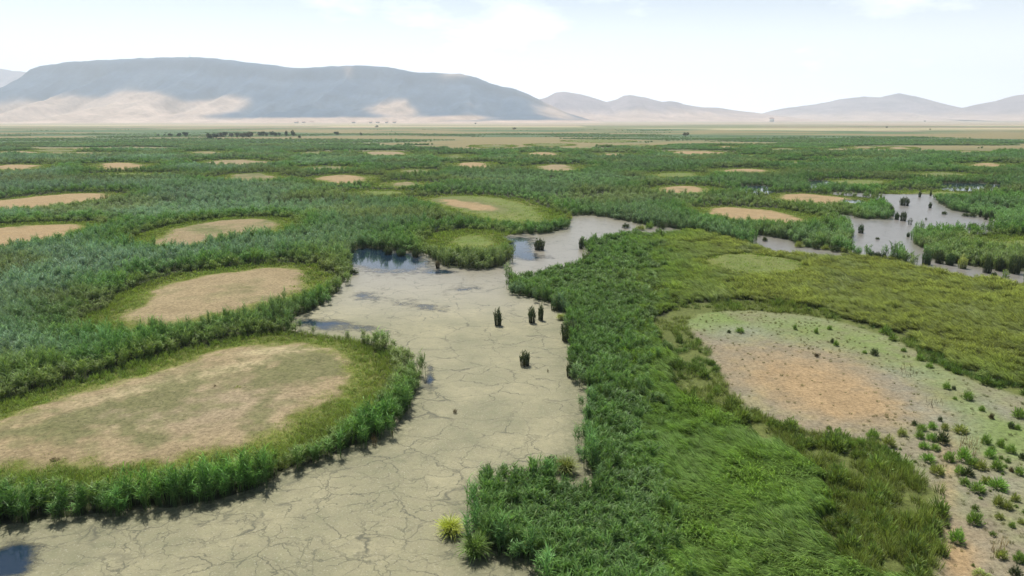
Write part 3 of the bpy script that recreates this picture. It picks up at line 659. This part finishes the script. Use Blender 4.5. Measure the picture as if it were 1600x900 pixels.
# ------------------------------------------------------------------ far trees
def simple_mat(name, c, rough=.9):
    nt = NT(name); geo = nt.n('ShaderNodeNewGeometry').outputs['Position']
    b = nt.n('ShaderNodeBsdfPrincipled', Roughness=rough); cc = nt.mix(nt.noise(geo, 1.7, 4, .6), tuple(q * .8 for q in c), tuple(min(1, q * 1.2) for q in c))
    nt.l(cc, b.inputs['Base Color']); nt.l(b.outputs[0], nt.out.inputs[0]); return nt.m
BARK = simple_mat('bark', (.10, .075, .05)); LEAF = veg_mat('tree_leaves', (.050, .085, .035), .02, .25, .25); LEAFB = veg_mat('tree_leaves_brown', (.085, .085, .04), .02, .25, .25)
def tree_meshes(seed, leaf):
    r = np.random.default_rng(seed); V, F, T = [], [], []       # unit tree: 1 m tall, crown 1 m wide
    lobes = [(r.uniform(-.28, .28), r.uniform(-.28, .28), r.uniform(.24, .76), r.uniform(.17, .26)) for _ in range(12)]
    for lx, ly, lz, lr in lobes:
        for _ in range(75):
            d = r.normal(size=3); d /= np.linalg.norm(d); c = np.array([lx, ly, lz]) + d * lr * r.uniform(.55, 1.05)
            a = r.normal(size=3); a /= np.linalg.norm(a); b = np.cross(a, r.normal(size=3)); b /= np.linalg.norm(b); s = r.uniform(.03, .06)
            i = len(V); V += [c - a * s, c - b * s * .7, c + a * s, c + b * s * .7]; F.append((i, i + 1, i + 2, i + 3)); T += [.7] * 4
    crown = mesh_np('crown', V, F, leaf, {'tip': ('FLOAT', T)})
    V, F = [], []
    def limb(p, q, r0, r1):
        p = np.array(p); q = np.array(q); i = len(V)
        for c, rr in ((p, r0), (q, r1)):
            for k in range(6): V.append(c + np.array([math.cos(k * math.tau / 6), math.sin(k * math.tau / 6), 0]) * rr)
        for k in range(6): F.append((i + k, i + (k + 1) % 6, i + 6 + (k + 1) % 6, i + 6 + k))
    limb((0, 0, -.03), (.01, 0, .35), .035, .024)
    for lx, ly, lz, lr in lobes[:6]: limb((.01, 0, .3), (lx, ly, lz), .02, .006)
    return crown, mesh_np('trunk', V, F, BARK)
TM = [tree_meshes(40 + k, LEAF if k < 4 else LEAFB) for k in range(6)]
ROW = 'trees in the far rows'
TREES = [(247,212.5,3,6,0,'low bushy tree at the far left end of the tree rows','far bushes'),(257,212.5,3,4,1,'tiny tree just left of the small pair of trees','far bushes'),
 (266,213.5,5.5,9,2,'small round tree left of the dark pair of trees',ROW),(280,213.5,7,9,0,'left tree of the dark pair standing apart left of the long row',ROW),(289,213.5,8,11,1,'wide dark right tree of the pair left of the long row',ROW),
 (327,217.5,11,11,0,'big dark tree at the left end of the long row',ROW),(334,216.5,9,9,3,'dark tree second from the left end of the long row',ROW),(339,216.5,8,8,2,'third tree from the left in the long row',ROW),
 (345,215,8.5,9,4,'brownish green fourth tree from the left in the long row',ROW),(352,215,10,11,1,'tall wide crowned fifth tree of the long row',ROW),(343,218.5,3.5,7,3,'low bush in front of the long row of trees','far bushes'),
 (362,215.5,8.5,8,5,'lone brownish tree in the gap of the long row',ROW),(371,215.5,9.5,8,2,'narrow tree right after the gap in the long row',ROW),(379,215.5,8,9,4,'low brownish tree in the right half of the long row',ROW),
 (385,215.5,8.5,9,5,'second tree from the right end of the long row',ROW),(391,215.5,10.5,11,4,'brownish tall tree ending the long row on the right',ROW),
 (406,213,8,8,0,'left tree of the dark trio right of the long row',ROW),(412,213,8.5,9,1,'middle tree of the dark trio right of the long row',ROW),(417.5,213,7,7,3,'right and smallest tree of the dark trio',ROW),
 (425,213,8.5,8,2,'left of two touching trees right of the dark trio',ROW),(430.5,213,7.5,8,0,'right of two touching trees right of the dark trio',ROW),(437,213,6,6,1,'small pale tree between the touching pair and the tall end trees',ROW),
 (448,213,9.5,7,3,'slim upright tree second from the right end of the rows',ROW),(458,213,10.5,9,0,'tall dense dark tree at the right end of the rows',ROW),
 (468,216.5,5,6,2,'small round tree standing right of the last tall tree',ROW),(454,217,2.6,4,1,'tiny bush below the last tall tree of the rows','far bushes'),
 (525,211.5,6.5,10,1,'lone green tree on the open plain right of the rows','lone trees of the plain'),(564,211.5,5,5,0,'small dark lone tree in the green field above the marsh','lone trees of the plain'),
 (589,199,3.5,6,3,'dark lone tree at the edge of the yellow fields','lone trees of the plain'),(743,194,2.6,4,0,'tiny dark tree in the pale far fields below the end of the dark mountain','lone trees of the plain'),
 (804,202.5,3.5,7,4,'lone brownish bush in the fields right of the picture middle','lone trees of the plain'),(1071,214,7.5,11,5,'ragged brownish tree alone in the green right of the middle','lone trees of the plain'),
 (1445,190.5,2.4,3,2,'tiny tree far out on the right hand plain, the farthest one','lone trees of the plain'),(1385,200,2.6,4,1,'tiny tree among yellow strips below the right hand peak','lone trees of the plain'),(1453,203,2.2,3,3,'tiny bush on the yellow strips right of the other two','lone trees of the plain')]
def px2m(px, py): 
    g = ground_at(px, py); return g, (g[1] * CP + CAM_H * SP) / FPX
for i, (x, y, hp, wp, v, lab, grp) in enumerate(TREES):
    g, s = px2m(x, y); e = empty('tree' if hp > 4 else 'bush', (g[0], g[1], 0)); e.rotation_euler[2] = i * 1.7; e.scale = (wp * s * 1.05, wp * s * 1.05, hp * s)
    tag(e, lab, 'tree' if hp > 4 else 'bush', grp)
    link('crown', TM[v][0], e); link('trunk', TM[v][1], e)

# ------------------------------------------------------------------ far houses and the summit mast
WHITE = simple_mat('white_wall', (.75, .72, .68)); ROOF = simple_mat('roof', (.38, .20, .14)); METAL = simple_mat('grey_metal', (.22, .23, .25))
def box(V, F, a, b):
    i = len(V); V += [(x, y, z) for x in (a[0], b[0]) for y in (a[1], b[1]) for z in (a[2], b[2])]
    F += [tuple(i + k for k in q) for q in ((0, 1, 3, 2), (4, 6, 7, 5), (0, 4, 5, 1), (2, 3, 7, 6), (0, 2, 6, 4), (1, 5, 7, 3))]
def house(px, D, w, d, h, lab, grp):
    x, y, _ = air_at(px, 187, D)
    e = empty('house', (x, y, -.2)); tag(e, lab, 'house', grp)
    V, F = [], []; box(V, F, (-w / 2, -d / 2, 0), (w / 2, d / 2, h)); link('wall', mesh_np('wall', V, F, WHITE), e)
    o = w * .04; V = [(-w/2-o, -d/2-o, h+.01), (w/2+o, -d/2-o, h+.01), (w/2+o, d/2+o, h+.01), (-w/2-o, d/2+o, h+.01), (-w/2-o, 0, h * 1.45), (w/2+o, 0, h * 1.45)]
    me = bpy.data.meshes.new('roof'); me.from_pydata(V, [], [(0, 1, 5, 4), (2, 3, 4, 5), (0, 4, 3), (1, 2, 5), (0, 3, 2, 1)]); me.materials.append(ROOF); link('roof', me, e)
    return e
VG = 'village houses below the dark mountain'
for k, (x, w_, lab) in enumerate([(463,26,'white far house at the left end of the village, apart from the others'),(474,20,'small white house in the left part of the village'),(487,30,'wider white house in the middle of the left village part'),(552,22,'white house left of the pale cone shaped slope'),
        (579,18,'tiny white house at the left foot of the pale cone slope'),(590,26,'bigger white house in the centre foot of the pale cone slope'),(604,18,'tiny white house right after the bigger one below the cone'),(616,22,'last white house on the right of the village')]):
    house(x, 4900 + 70 * (k % 3), w_, 14, 8, lab, VG)
house(1206, 6800, 34, 26, 26, 'lone bright white building far out where the right hand hills begin', None)
x, y, z = air_at(297, 90, 7200)
e = empty('summit_mast', (x, y, z - 4)); tag(e, 'thin grey mast with a small hut on the top of the dark mountain', 'mast')
V, F = [], []; box(V, F, (-2, -2, 0), (2, 2, 26)); link('mast', mesh_np('mast', V, F, METAL), e)
V, F = [], []; box(V, F, (2.2, -4, 0), (12, 4, 8)); link('hut', mesh_np('hut', V, F, METAL), e)

# ------------------------------------------------------------------ tufts and shrubs that stand alone
def p_tall(n, r, h, w, spread=.22):
    V, F, T = [], [], []
    for _ in range(n):
        b = disc(r * .75); az = math.atan2(b[1], b[0]); q0 = np.linalg.norm(b) / (r * .75); t = spread * q0 * rng.uniform(-.3, 1.0)
        d = rdir(t, az); hh = h * (1.05 - .45 * q0 ** 2) * rng.uniform(.6, 1.02); ribbon(V, F, T, b, d, d + rdir(1.3, az) * rng.uniform(.05, .4), hh, w, 3, 0, .9)
        for _ in range(3):
            q = rng.uniform(.45, .95); a2 = rng.uniform(0, math.tau)
            ribbon(V, F, T, b + d * hh * q, rdir(rng.uniform(.3, .8), a2), rdir(rng.uniform(.9, 1.9), a2), rng.uniform(.12, .24) * h, w * 1.5, 2, .6, 1)
    return V, F, T
def p_shrub(n, w=.045):                               # leafy dome 1 m tall, 1.2 m wide
    V, F, T = [], [], []
    for _ in range(n):
        d = rdir(math.acos(rng.uniform(.08, 1))); q = rng.uniform(.25, .8) * (1 + .18 * math.sin(3 * math.atan2(d[1], d[0])))
        b = np.array([d[0] * .62 * q, d[1] * .62 * q, max(0.02, d[2] * q)])
        ribbon(V, F, T, b, d + rdir(.5) * .5, d + rdir(1.2) * .6, rng.uniform(.16, .34), w, 2, q * .9, min(1, q + .3))
    return V, F, T
def p_round(n):                                       # fountain of arching blades
    V, F, T = [], [], []
    for _ in range(n):
        az = rng.uniform(0, math.tau); t0 = rng.uniform(.05, 1.0)
        ribbon(V, F, T, disc(.25), rdir(t0, az), rdir(t0 + rng.uniform(.9, 1.7), az), rng.uniform(.75, 1.1), .035, 4)
    return V, F, T
COL = {'reed': (.060, .115, .040), 'dark': (.055, .085, .030), 'brown': (.11, .085, .045), 'green': (.11, .18, .035), 'bright': (.12, .22, .04), 'yellow': (.28, .32, .045), 'olive': (.16, .19, .05), 'pale': (.24, .27, .09), 'dry': (.24, .17, .09)}
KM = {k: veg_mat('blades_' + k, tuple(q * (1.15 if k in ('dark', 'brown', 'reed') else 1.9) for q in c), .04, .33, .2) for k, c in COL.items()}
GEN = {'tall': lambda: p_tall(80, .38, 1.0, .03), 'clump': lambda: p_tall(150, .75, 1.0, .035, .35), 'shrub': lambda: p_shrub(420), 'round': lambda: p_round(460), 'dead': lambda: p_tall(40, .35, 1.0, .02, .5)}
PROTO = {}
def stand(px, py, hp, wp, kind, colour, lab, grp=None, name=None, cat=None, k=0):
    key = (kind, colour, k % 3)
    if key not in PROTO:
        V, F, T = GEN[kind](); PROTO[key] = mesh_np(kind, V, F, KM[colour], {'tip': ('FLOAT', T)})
    g, s = px2m(px, py)
    nm = name or {'tall': 'reed_tuft', 'clump': 'reed_clump', 'shrub': 'shrub', 'round': 'grass_tussock', 'dead': 'dry_plant'}[kind]
    o = link(nm, PROTO[key], None, (g[0], g[1], -.04)); o.rotation_euler[2] = (px * 7.3 + py) % 6.28
    wn = {'tall': .80, 'clump': 1.35, 'shrub': 1.02, 'round': 1.7, 'dead': 1.0}[kind]; hn = {'tall': 1.0, 'clump': .95, 'shrub': .95, 'round': .85, 'dead': .95}[kind]
    o.scale = (wp * s / wn, wp * s / wn, hp * s / hn)
    return tag(o, lab, cat or {'tall': 'reeds', 'clump': 'reeds', 'shrub': 'shrub', 'round': 'tussock', 'dead': 'dry plant'}[kind], grp)
CT = 'reed tufts standing alone in the pale channel'
S = stand
S(778,508,30,15,'tall','dark','dark upright reed tuft leaning left, leftmost of the three in the mid channel',CT)
S(831,504,31,14,'tall','dark','dark reed tuft between the two others in the mid channel',CT,k=1)
S(845,500,29,11,'tall','dark','slim reed tuft nearest the green bank in the mid channel',CT,k=2)
S(820,571,28,19,'tall','dark','lone reed tuft in the pale channel below the group of three',CT,k=1)
S(711,645,8,12,'dead','brown','small dark dead stump in the cracked mat left of the grassy bank','low dark remains in the channel')
S(856,581,6,4,'dead','brown','thin short dead stalk in the channel right of the lone reed tuft','low dark remains in the channel',k=1)
S(585,696,20,13,'dead','brown','brown dead plant at the foot of the reed rim by the large clearing','low dark remains in the channel',k=2)
S(613,680,12,6,'dead','brown','slim dead stalk at the edge of the reed rim','low dark remains in the channel')
S(704,833,29,50,'round','yellow','bright yellow green round tussock alone on the cracked mat','tussocks at the foot of the near bank')
S(743,868,44,54,'round','green','big round green tussock right of the yellow one','tussocks at the foot of the near bank',k=1)
S(803,862,36,26,'round','green','green tussock tucked under the front edge of the near bank','tussocks at the foot of the near bank',k=2)
S(884,738,30,46,'round','olive','olive round tussock in the small inlet of the bank','tussocks at the foot of the near bank',k=1)
S(862,735,26,24,'clump','reed','ragged green clump left of the olive tussock at the inlet','tussocks at the foot of the near bank')
S(763,758,42,18,'tall','reed','dark upright reeds at the left corner of the near grass bank','tussocks at the foot of the near bank')
S(876,499,12,18,'round','pale','small pale yellow tussock at the foot of the bank beside the three reed tufts','plants along the bank edge')
S(890,532,34,30,'clump','dark','dark clump bulging out of the bank edge above the lone tuft','plants along the bank edge')
S(893,588,28,18,'clump','dark','dark narrow clump on the bank edge level with the lone tuft','plants along the bank edge',k=1)
S(872,484,24,26,'clump','reed','dark green clump at the bottom of the peninsula beside the bank','plants along the bank edge',k=2)
UP = 'clumps in the upper channel'
S(843,390,19,19,'clump','dark','dark clump in the water right of the small green island',UP)
S(888,344,11,12,'shrub','olive','round shrub at the right tip of the large green rim by the upper water',UP)
S(978,356,8,13,'shrub','dark','round dark clump alone in the upper water',UP)
S(1001,359,9,14,'shrub','olive','left of the clumps lined up on the upper shore',UP,k=1)
S(1014,357,11,13,'shrub','green','middle of the clumps lined up on the upper shore',UP,k=2)
S(1033,357,12,15,'shrub','dark','right and widest of the clumps lined up on the upper shore',UP)
S(998,346,6,8,'shrub','dark','small dark clump at the reed edge above the upper shore clumps',UP,k=1)
S(908,388,20,9,'tall','dark','dark upright tuft at the corner where the bank meets the upper water',UP,k=1)
S(918,404,10,8,'tall','dark','left one of two small tufts at the bank below the corner',UP)
S(926,405,11,9,'clump','dark','right one of two small tufts at the bank below the corner',UP,k=1)
S(553,428,9,15,'shrub','dark','dark clump on the left shore of the blue pool',UP,k=2)
S(684,419,14,9,'tall','brown','brown tuft on the right shore of the blue pool',UP,k=2)
S(607,397,12,14,'clump','dark','dark clump on the back shore of the blue pool',UP)
S(627,399,12,16,'clump','reed','green clump in the middle of the back shore of the blue pool',UP,k=1)
S(649,401,13,12,'clump','dark','dark clump near the right end of the back shore of the pool',UP,k=2)
PG = 'reed clumps standing in the right hand pond'
S(1413,321,14,15,'clump','dark','blocky dark reed clump in the upper middle of the right pond',PG)
S(1376,312,9,4,'tall','dark','thin taller tuft at the upper left inlet of the right pond',PG)
S(1381,312,6,3,'tall','dark','thin shorter tuft at the upper left inlet of the right pond',PG,k=1)
S(1391,337,17,12,'clump','dark','dark clump at the right tip of the big rim left of the pond',PG,k=1)
S(1401,343,12,8,'clump','reed','left one of the pair of reed clumps in the middle of the pond',PG,k=2)
S(1411,345,16,10,'clump','dark','taller right one of the pair of reed clumps in the pond',PG)
S(1422,351,12,10,'dead','dark','ragged clump on a log right of the reed pair in the pond',PG)
S(1437,308,11,5,'tall','dark','slim tuft at the upper edge of the pond, left of two',PG,k=2)
S(1454,306,9,4,'tall','dark','slim tuft at the upper edge of the pond, right of two',PG)
S(1453,325,11,6,'tall','dark','leaning dark tuft alone near the right rim of the pond',PG,k=1)
S(1475,335,6,8,'shrub','dark','small round dark clump below the right rim of the pond',PG)
S(1509,338,6,11,'shrub','dark','left low clump of the pair off the right shore',PG,k=1)
S(1520,339,8,11,'shrub','dark','right low clump of the pair off the right shore',PG,k=2)
S(1531,339,13,5,'tall','dark','slim upright tuft beside the low pair off the right shore',PG,k=2)
S(1447,344,5,5,'dead','dark','tiny dark stump in open water of the pond centre',PG,k=1)
S(1371,374,4,6,'shrub','dark','tiny dark clump alone in the lower water of the pond',PG)
S(1345,364,14,10,'clump','reed','upright clump at the left shore under the grass spit',PG)
S(1419,370,8,6,'tall','reed','small tuft just left of the right hand reed island',PG)
S(1498,360,7,10,'shrub','dark','dark clump at the back of the reed island in the pond',PG,k=1)
S(1521,359,12,14,'clump','reed','spiky clump at the back right of the reed island in the pond',PG,k=1)
S(1540,343,14,7,'tall','dark','left tuft of the thicket on the right shore of the pond',PG,k=1)
S(1548,345,20,7,'tall','reed','taller tuft of the thicket on the right shore of the pond',PG,k=2)
S(1545,357,10,6,'tall','dark','short tuft in front of the thicket on the right shore',PG)
S(1568,352,16,6,'tall','dark','right tuft of the thicket on the right shore of the pond',PG,k=1)
S(1556,364,9,9,'clump','reed','low clump in front of the thicket on the right shore',PG,k=2)
SG = 'reed clumps lined up along the lower shore of the pond'
for i, (x, y, hh, ww, c) in enumerate([(1362,402,11,11,'reed'),(1371,404,12,11,'dark'),(1381,405,11,8,'reed'),(1395,407,10,11,'dark'),(1404,407,11,10,'reed'),(1413,408,13,9,'dark')]):
    S(x, y, hh, ww, 'clump', c, f"{['first','second','third','fourth','fifth','last'][i]} from the left in the low row of reed clumps along the lower shore", SG, k=i)
for i, (x, y, hh, ww, c) in enumerate([(1447,413,22,15,'reed'),(1467,411,22,15,'dark'),(1484,414,20,14,'reed'),(1503,419,22,14,'pale'),(1526,412,20,14,'reed'),(1542,426,28,14,'dark'),(1561,423,24,13,'dark'),(1585,427,30,18,'dark')]):
    S(x, y, hh, ww, 'clump', c, ['tall clump starting the line of clumps right of the open water','dark second clump right of the open water','third clump right of the open water','pale fourth clump right of the open water','clump set back behind the line of tall clumps','tallest dark clump in the right part of the line','dark clump between the tallest one and the last','big dark clump at the right end of the line'][i], SG, k=i)
S(1419,415,7,9,'shrub','olive','low shrub at the corner below the last fence like clump',SG); S(1553,432,8,9,'shrub','dark','low dark shrub under the tallest clump of the line',SG)
LS = 'bushes along the shore left of the pond'
for i, (x, y, hh, ww, c, kd) in enumerate([(1145,376,11,9,'dark','clump'),(1168,378,14,10,'dark','clump'),(1195,377,8,8,'dark','shrub'),(1248,386,10,14,'olive','shrub'),(1262,386,9,12,'reed','shrub'),(1275,389,9,13,'dark','shrub'),(1289,390,8,12,'olive','shrub'),(1305,393,9,16,'dark','shrub'),(1320,394,12,12,'olive','shrub'),(1162,390,9,11,'dark','shrub'),(1180,389,9,14,'olive','shrub')]):
    S(x, y, hh, ww, kd, c, ['dark clump at the left end of the reed edge above the sedge','taller dark clump beside the left end of the narrow water','small round bush standing in the narrow water strip','olive bush at the middle of the shore left of the pond','green bush right of the olive one on that shore','dark bush in the row left of the pond','second olive bush in the row left of the pond','wide dark bush near the right end of the row','pale upright bush at the right end of the row beside the open water','dark bush on the sedge edge under the narrow water','olive bush on the sedge edge under the small round one'][i], LS, k=i)
# shrubs of the mud flat
MG = 'shrubs on the right hand mud flat'
MS = [(1311,677,11,9,'green','small green shrub alone where the mud meets the lower margin'),(1299,697,20,20,'dark','dark shrub half buried in the margin left of the row of shrubs'),(1326,700,15,16,'green','green shrub right of the dark one at the margin'),
 (1344,698,17,17,'green','shrub third from the left along the lower margin'),(1364,684,16,20,'green','bushy shrub above the pair at the lower margin'),(1369,699,15,17,'olive','olive shrub just under the bushy one'),(1388,697,20,21,'olive','large olive shrub at the right end of the margin row'),
 (1409,680,14,14,'olive','brownish shrub left of the dense cluster'),(1429,664,9,9,'dark','small dark shrub at the top left of the dense cluster'),(1440,672,12,15,'green','shrub at the top of the dense cluster'),(1456,670,13,13,'bright','bright shrub at the top right of the dense cluster'),
 (1437,684,14,14,'green','shrub on the left flank of the dense cluster'),(1455,688,14,16,'bright','bright shrub in the centre of the dense cluster'),(1472,692,22,20,'dark','dark tall shrub on the right side of the dense cluster'),(1443,700,13,16,'bright','bright low shrub in the lower part of the dense cluster'),
 (1461,703,12,14,'green','shrub low on the right in the dense cluster'),(1450,721,15,21,'bright','wide bright shrub hanging under the dense cluster'),(1476,671,13,11,'olive','thin olive shrub right above the dense cluster'),(1469,658,10,7,'dark','narrow dark shrub between the cluster and the grey mud'),
 (1500,676,16,21,'olive','wide olive shrub above the field of dead stalks'),(1540,693,18,15,'green','upright shrub right of the dead stalks'),(1546,714,16,16,'bright','bright shrub below the upright one right of the dead stalks'),(1557,734,20,18,'green','shrub with a dark foot right of the centre cluster'),
 (1464,740,19,20,'olive','olive round shrub alone below the left cluster'),(1483,720,18,17,'green','round shrub between the left and the centre cluster'),(1505,720,25,21,'bright','tallest bright shrub crowning the centre cluster'),(1519,728,18,18,'green','shrub on the right shoulder of the centre cluster'),
 (1532,733,18,17,'olive','brownish shrub at the right side of the centre cluster'),(1500,740,16,16,'green','shrub on the left foot of the centre cluster'),(1513,743,16,17,'dark','dark footed shrub at the bottom of the centre cluster'),
 (1507,757,14,15,'green','left shrub of the wide group below the centre cluster'),(1527,768,18,24,'green','big shrub in the middle of the wide group'),(1542,755,14,16,'olive','olive shrub on top of the wide group'),(1559,763,20,26,'bright','wide bright shrub at the right of the wide group'),
 (1563,698,16,12,'green','small shrub at the left of the right edge group'),(1579,707,15,17,'green','round shrub of the right edge group'),(1597,718,14,10,'dark','dark shrub cut by the right edge level with the dead stalks'),(1580,737,10,7,'brown','tiny brown shrub right of the shrub with the dark foot'),
 (1592,741,16,14,'green','shrub near the right edge below the edge group'),(1560,790,20,17,'olive','left shrub of the olive trio near the right edge'),(1574,795,17,14,'olive','lower middle shrub of the olive trio near the right edge'),(1586,782,14,13,'olive','right shrub of the olive trio near the right edge'),
 (1561,810,11,13,'olive','low shrub under the olive trio'),(1581,824,12,10,'green','small shrub below right of the olive trio'),(1595,818,10,9,'olive','low shrub at the right edge below the trio'),(1522,818,24,23,'green','round lone shrub on bare mud in the lower right'),
 (1495,847,25,24,'bright','fresh green lone shrub lower left of the round lone one'),(1564,872,17,17,'olive','thin shrub beneath the orange dead stalks'),(1592,878,20,18,'green','shrub at the right edge in the lowest corner'),(1586,899,18,18,'dark','dark shrub at the very bottom right'),
 (1534,900,8,30,'olive','low wide shrub cut by the bottom edge at the right'),(1512,624,16,15,'green','round shrub alone on the upper right algae strip'),(1492,624,6,7,'green','tiny shrub left of the round one on the algae strip'),(1479,608,13,12,'green','shrub above the tiny one beside the tan mud tongue'),
 (1490,609,8,7,'dark','tiny dark shrub touching the tan mud tongue'),(1534,642,10,9,'green','small shrub on the green algae below the tan mud tongue'),(1592,652,18,20,'green','wide shrub at the right edge on the tan mud tongue'),(1549,654,10,8,'brown','brown thin plant in the green algae'),
 (1580,669,11,10,'dark','left dark shrub of the close pair near the right edge'),(1590,671,10,9,'green','right shrub of the close pair near the right edge'),(1437,563,12,12,'green','shrub in the algae below the dark ditch'),(1452,574,9,12,'green','low shrub right of the one below the ditch'),
 (1412,549,7,9,'green','small shrub left of the one below the ditch'),(1366,555,13,11,'dark','dark shrub in the middle of the algae band'),(1351,552,6,8,'green','tiny shrub left of the dark one in the algae band'),(1300,536,9,6,'dark','slim dark shrub above the orange soil, left of two'),
 (1306,540,10,8,'green','slim green shrub above the orange soil, right of two'),(1275,521,11,7,'green','thin shrub at the top of the algae band left of the middle'),(1242,515,10,6,'green','thin shrub at the upper left of the algae band'),(1296,515,8,8,'green','small shrub at the upper margin of the algae band'),
 (1276,557,7,7,'brown','tiny brown shrub on the upper edge of the orange soil'),(1156,519,9,14,'green','low shrub in the left part of the algae band'),(1139,520,6,6,'dark','tiny shrub at the left end of the algae band')]
for i, (x, y, hh, ww, c, lab) in enumerate(MS): S(x, y, hh, ww, 'shrub', c, lab, MG, k=i)
BG = 'small dark plants on the large left clearing'
for i, (x, y, hh, ww, lab) in enumerate([(95,667,6,8,'tiny dark plant on the large clearing, leftmost of three'),(123,663,7,7,'tiny dark plant on the large clearing, lower right of three'),(126,654,4,5,'tiniest dark plant above its neighbour on the large clearing'),(490,617,5,6,'tiny dark plant at the right end of the large clearing, topmost of four'),
     (474,629,5,5,'tiny dark plant of the four, the left middle one'),(484,631,5,5,'tiny dark plant of the four, the right middle one'),(464,629,4,5,'leftmost tiny dark plant of the four on the right end'),(85,723,10,16,'low brownish bush on the front part of the large clearing'),(337,608,7,9,'small dry plant in the middle of the large clearing'),(372,610,8,14,'pale ragged plant right of the middle of the large clearing')]):
    S(x, y, hh, ww, 'shrub', 'dark' if i < 7 else ('brown' if i < 9 else 'olive'), lab, BG, k=i)

# ------------------------------------------------------------------ low bushes growing into one another
bushes = bpy.data.collections.new('bushes')
for i in range(12):
    V, F, T = p_shrub(260, .06); bushes.objects.link(bpy.data.objects.new(f'bush_{i:02d}', mesh_np('bush', V, F, VEG, {'tip': ('FLOAT', T)})))
ub = rng.uniform(size=n)
sel = dry & (D < 250) & ((inmargin & (ub < .20 * (nA > .42) * np.where(py > 560, 1, .35))) | (inmud & (py > 660) & (ub < .018 + .05 * (nA > .58))) | (inmass & (ub < .012) & (olive < .4)))
hb = np.where(inmud, .25 + .35 * nD, .55 + .9 * nD)
tb = lerp(C(.11, .22, .04), C(.20, .27, .06), nB[:, None]) * (.65 + .7 * nD[:, None])
q = finish(sel, hb, tb, 4, hvar=.35); q[2][:, 0] = q[2][:, 2] * rng.uniform(.8, 1.25, len(q[2])); q[2][:, 1] = q[2][:, 0]
scatter('undergrowth', bushes, *q, 'mixed low green bushes crowding the strip between the sedge and the mud flat', 'undergrowth')

# ------------------------------------------------------------------ dead stalks, too many to count
def stalks(name, cx, cy, rx, ry, n, hp, colour, lab):
    V, F, T = [], [], []; r = rng
    for _ in range(n):
        a = r.uniform(0, math.tau); q = math.sqrt(r.uniform()); g, s = px2m(cx + rx * q * math.cos(a), cy + ry * q * math.sin(a))
        d = rdir(abs(r.normal(0, .25))); ribbon(V, F, T, (g[0], g[1], 0), d, d + rdir(1.2) * .25, hp * s * r.uniform(.5, 1.1), .035, 2)
    tag(link(name, mesh_np(name, V, F, KM[colour], {'tip': ('FLOAT', T)})), lab, 'dead stalks', kind='stuff')
stalks('dead_stalks', 1513, 700, 20, 15, 60, 16, 'dry', 'thin grey brown dead stalks standing among the mud flat shrubs')
stalks('dead_stalks', 1420, 584, 18, 8, 26, 12, 'brown', 'sparse dead stalks on the grey mud right of the orange soil')
stalks('dead_stalks', 1456, 632, 20, 7, 24, 12, 'brown', 'sparse dead stalks lower right of the orange soil')
stalks('dead_stalks', 1562, 862, 16, 14, 40, 20, 'dry', 'reddish dead stalks in the lower right corner of the mud flat')
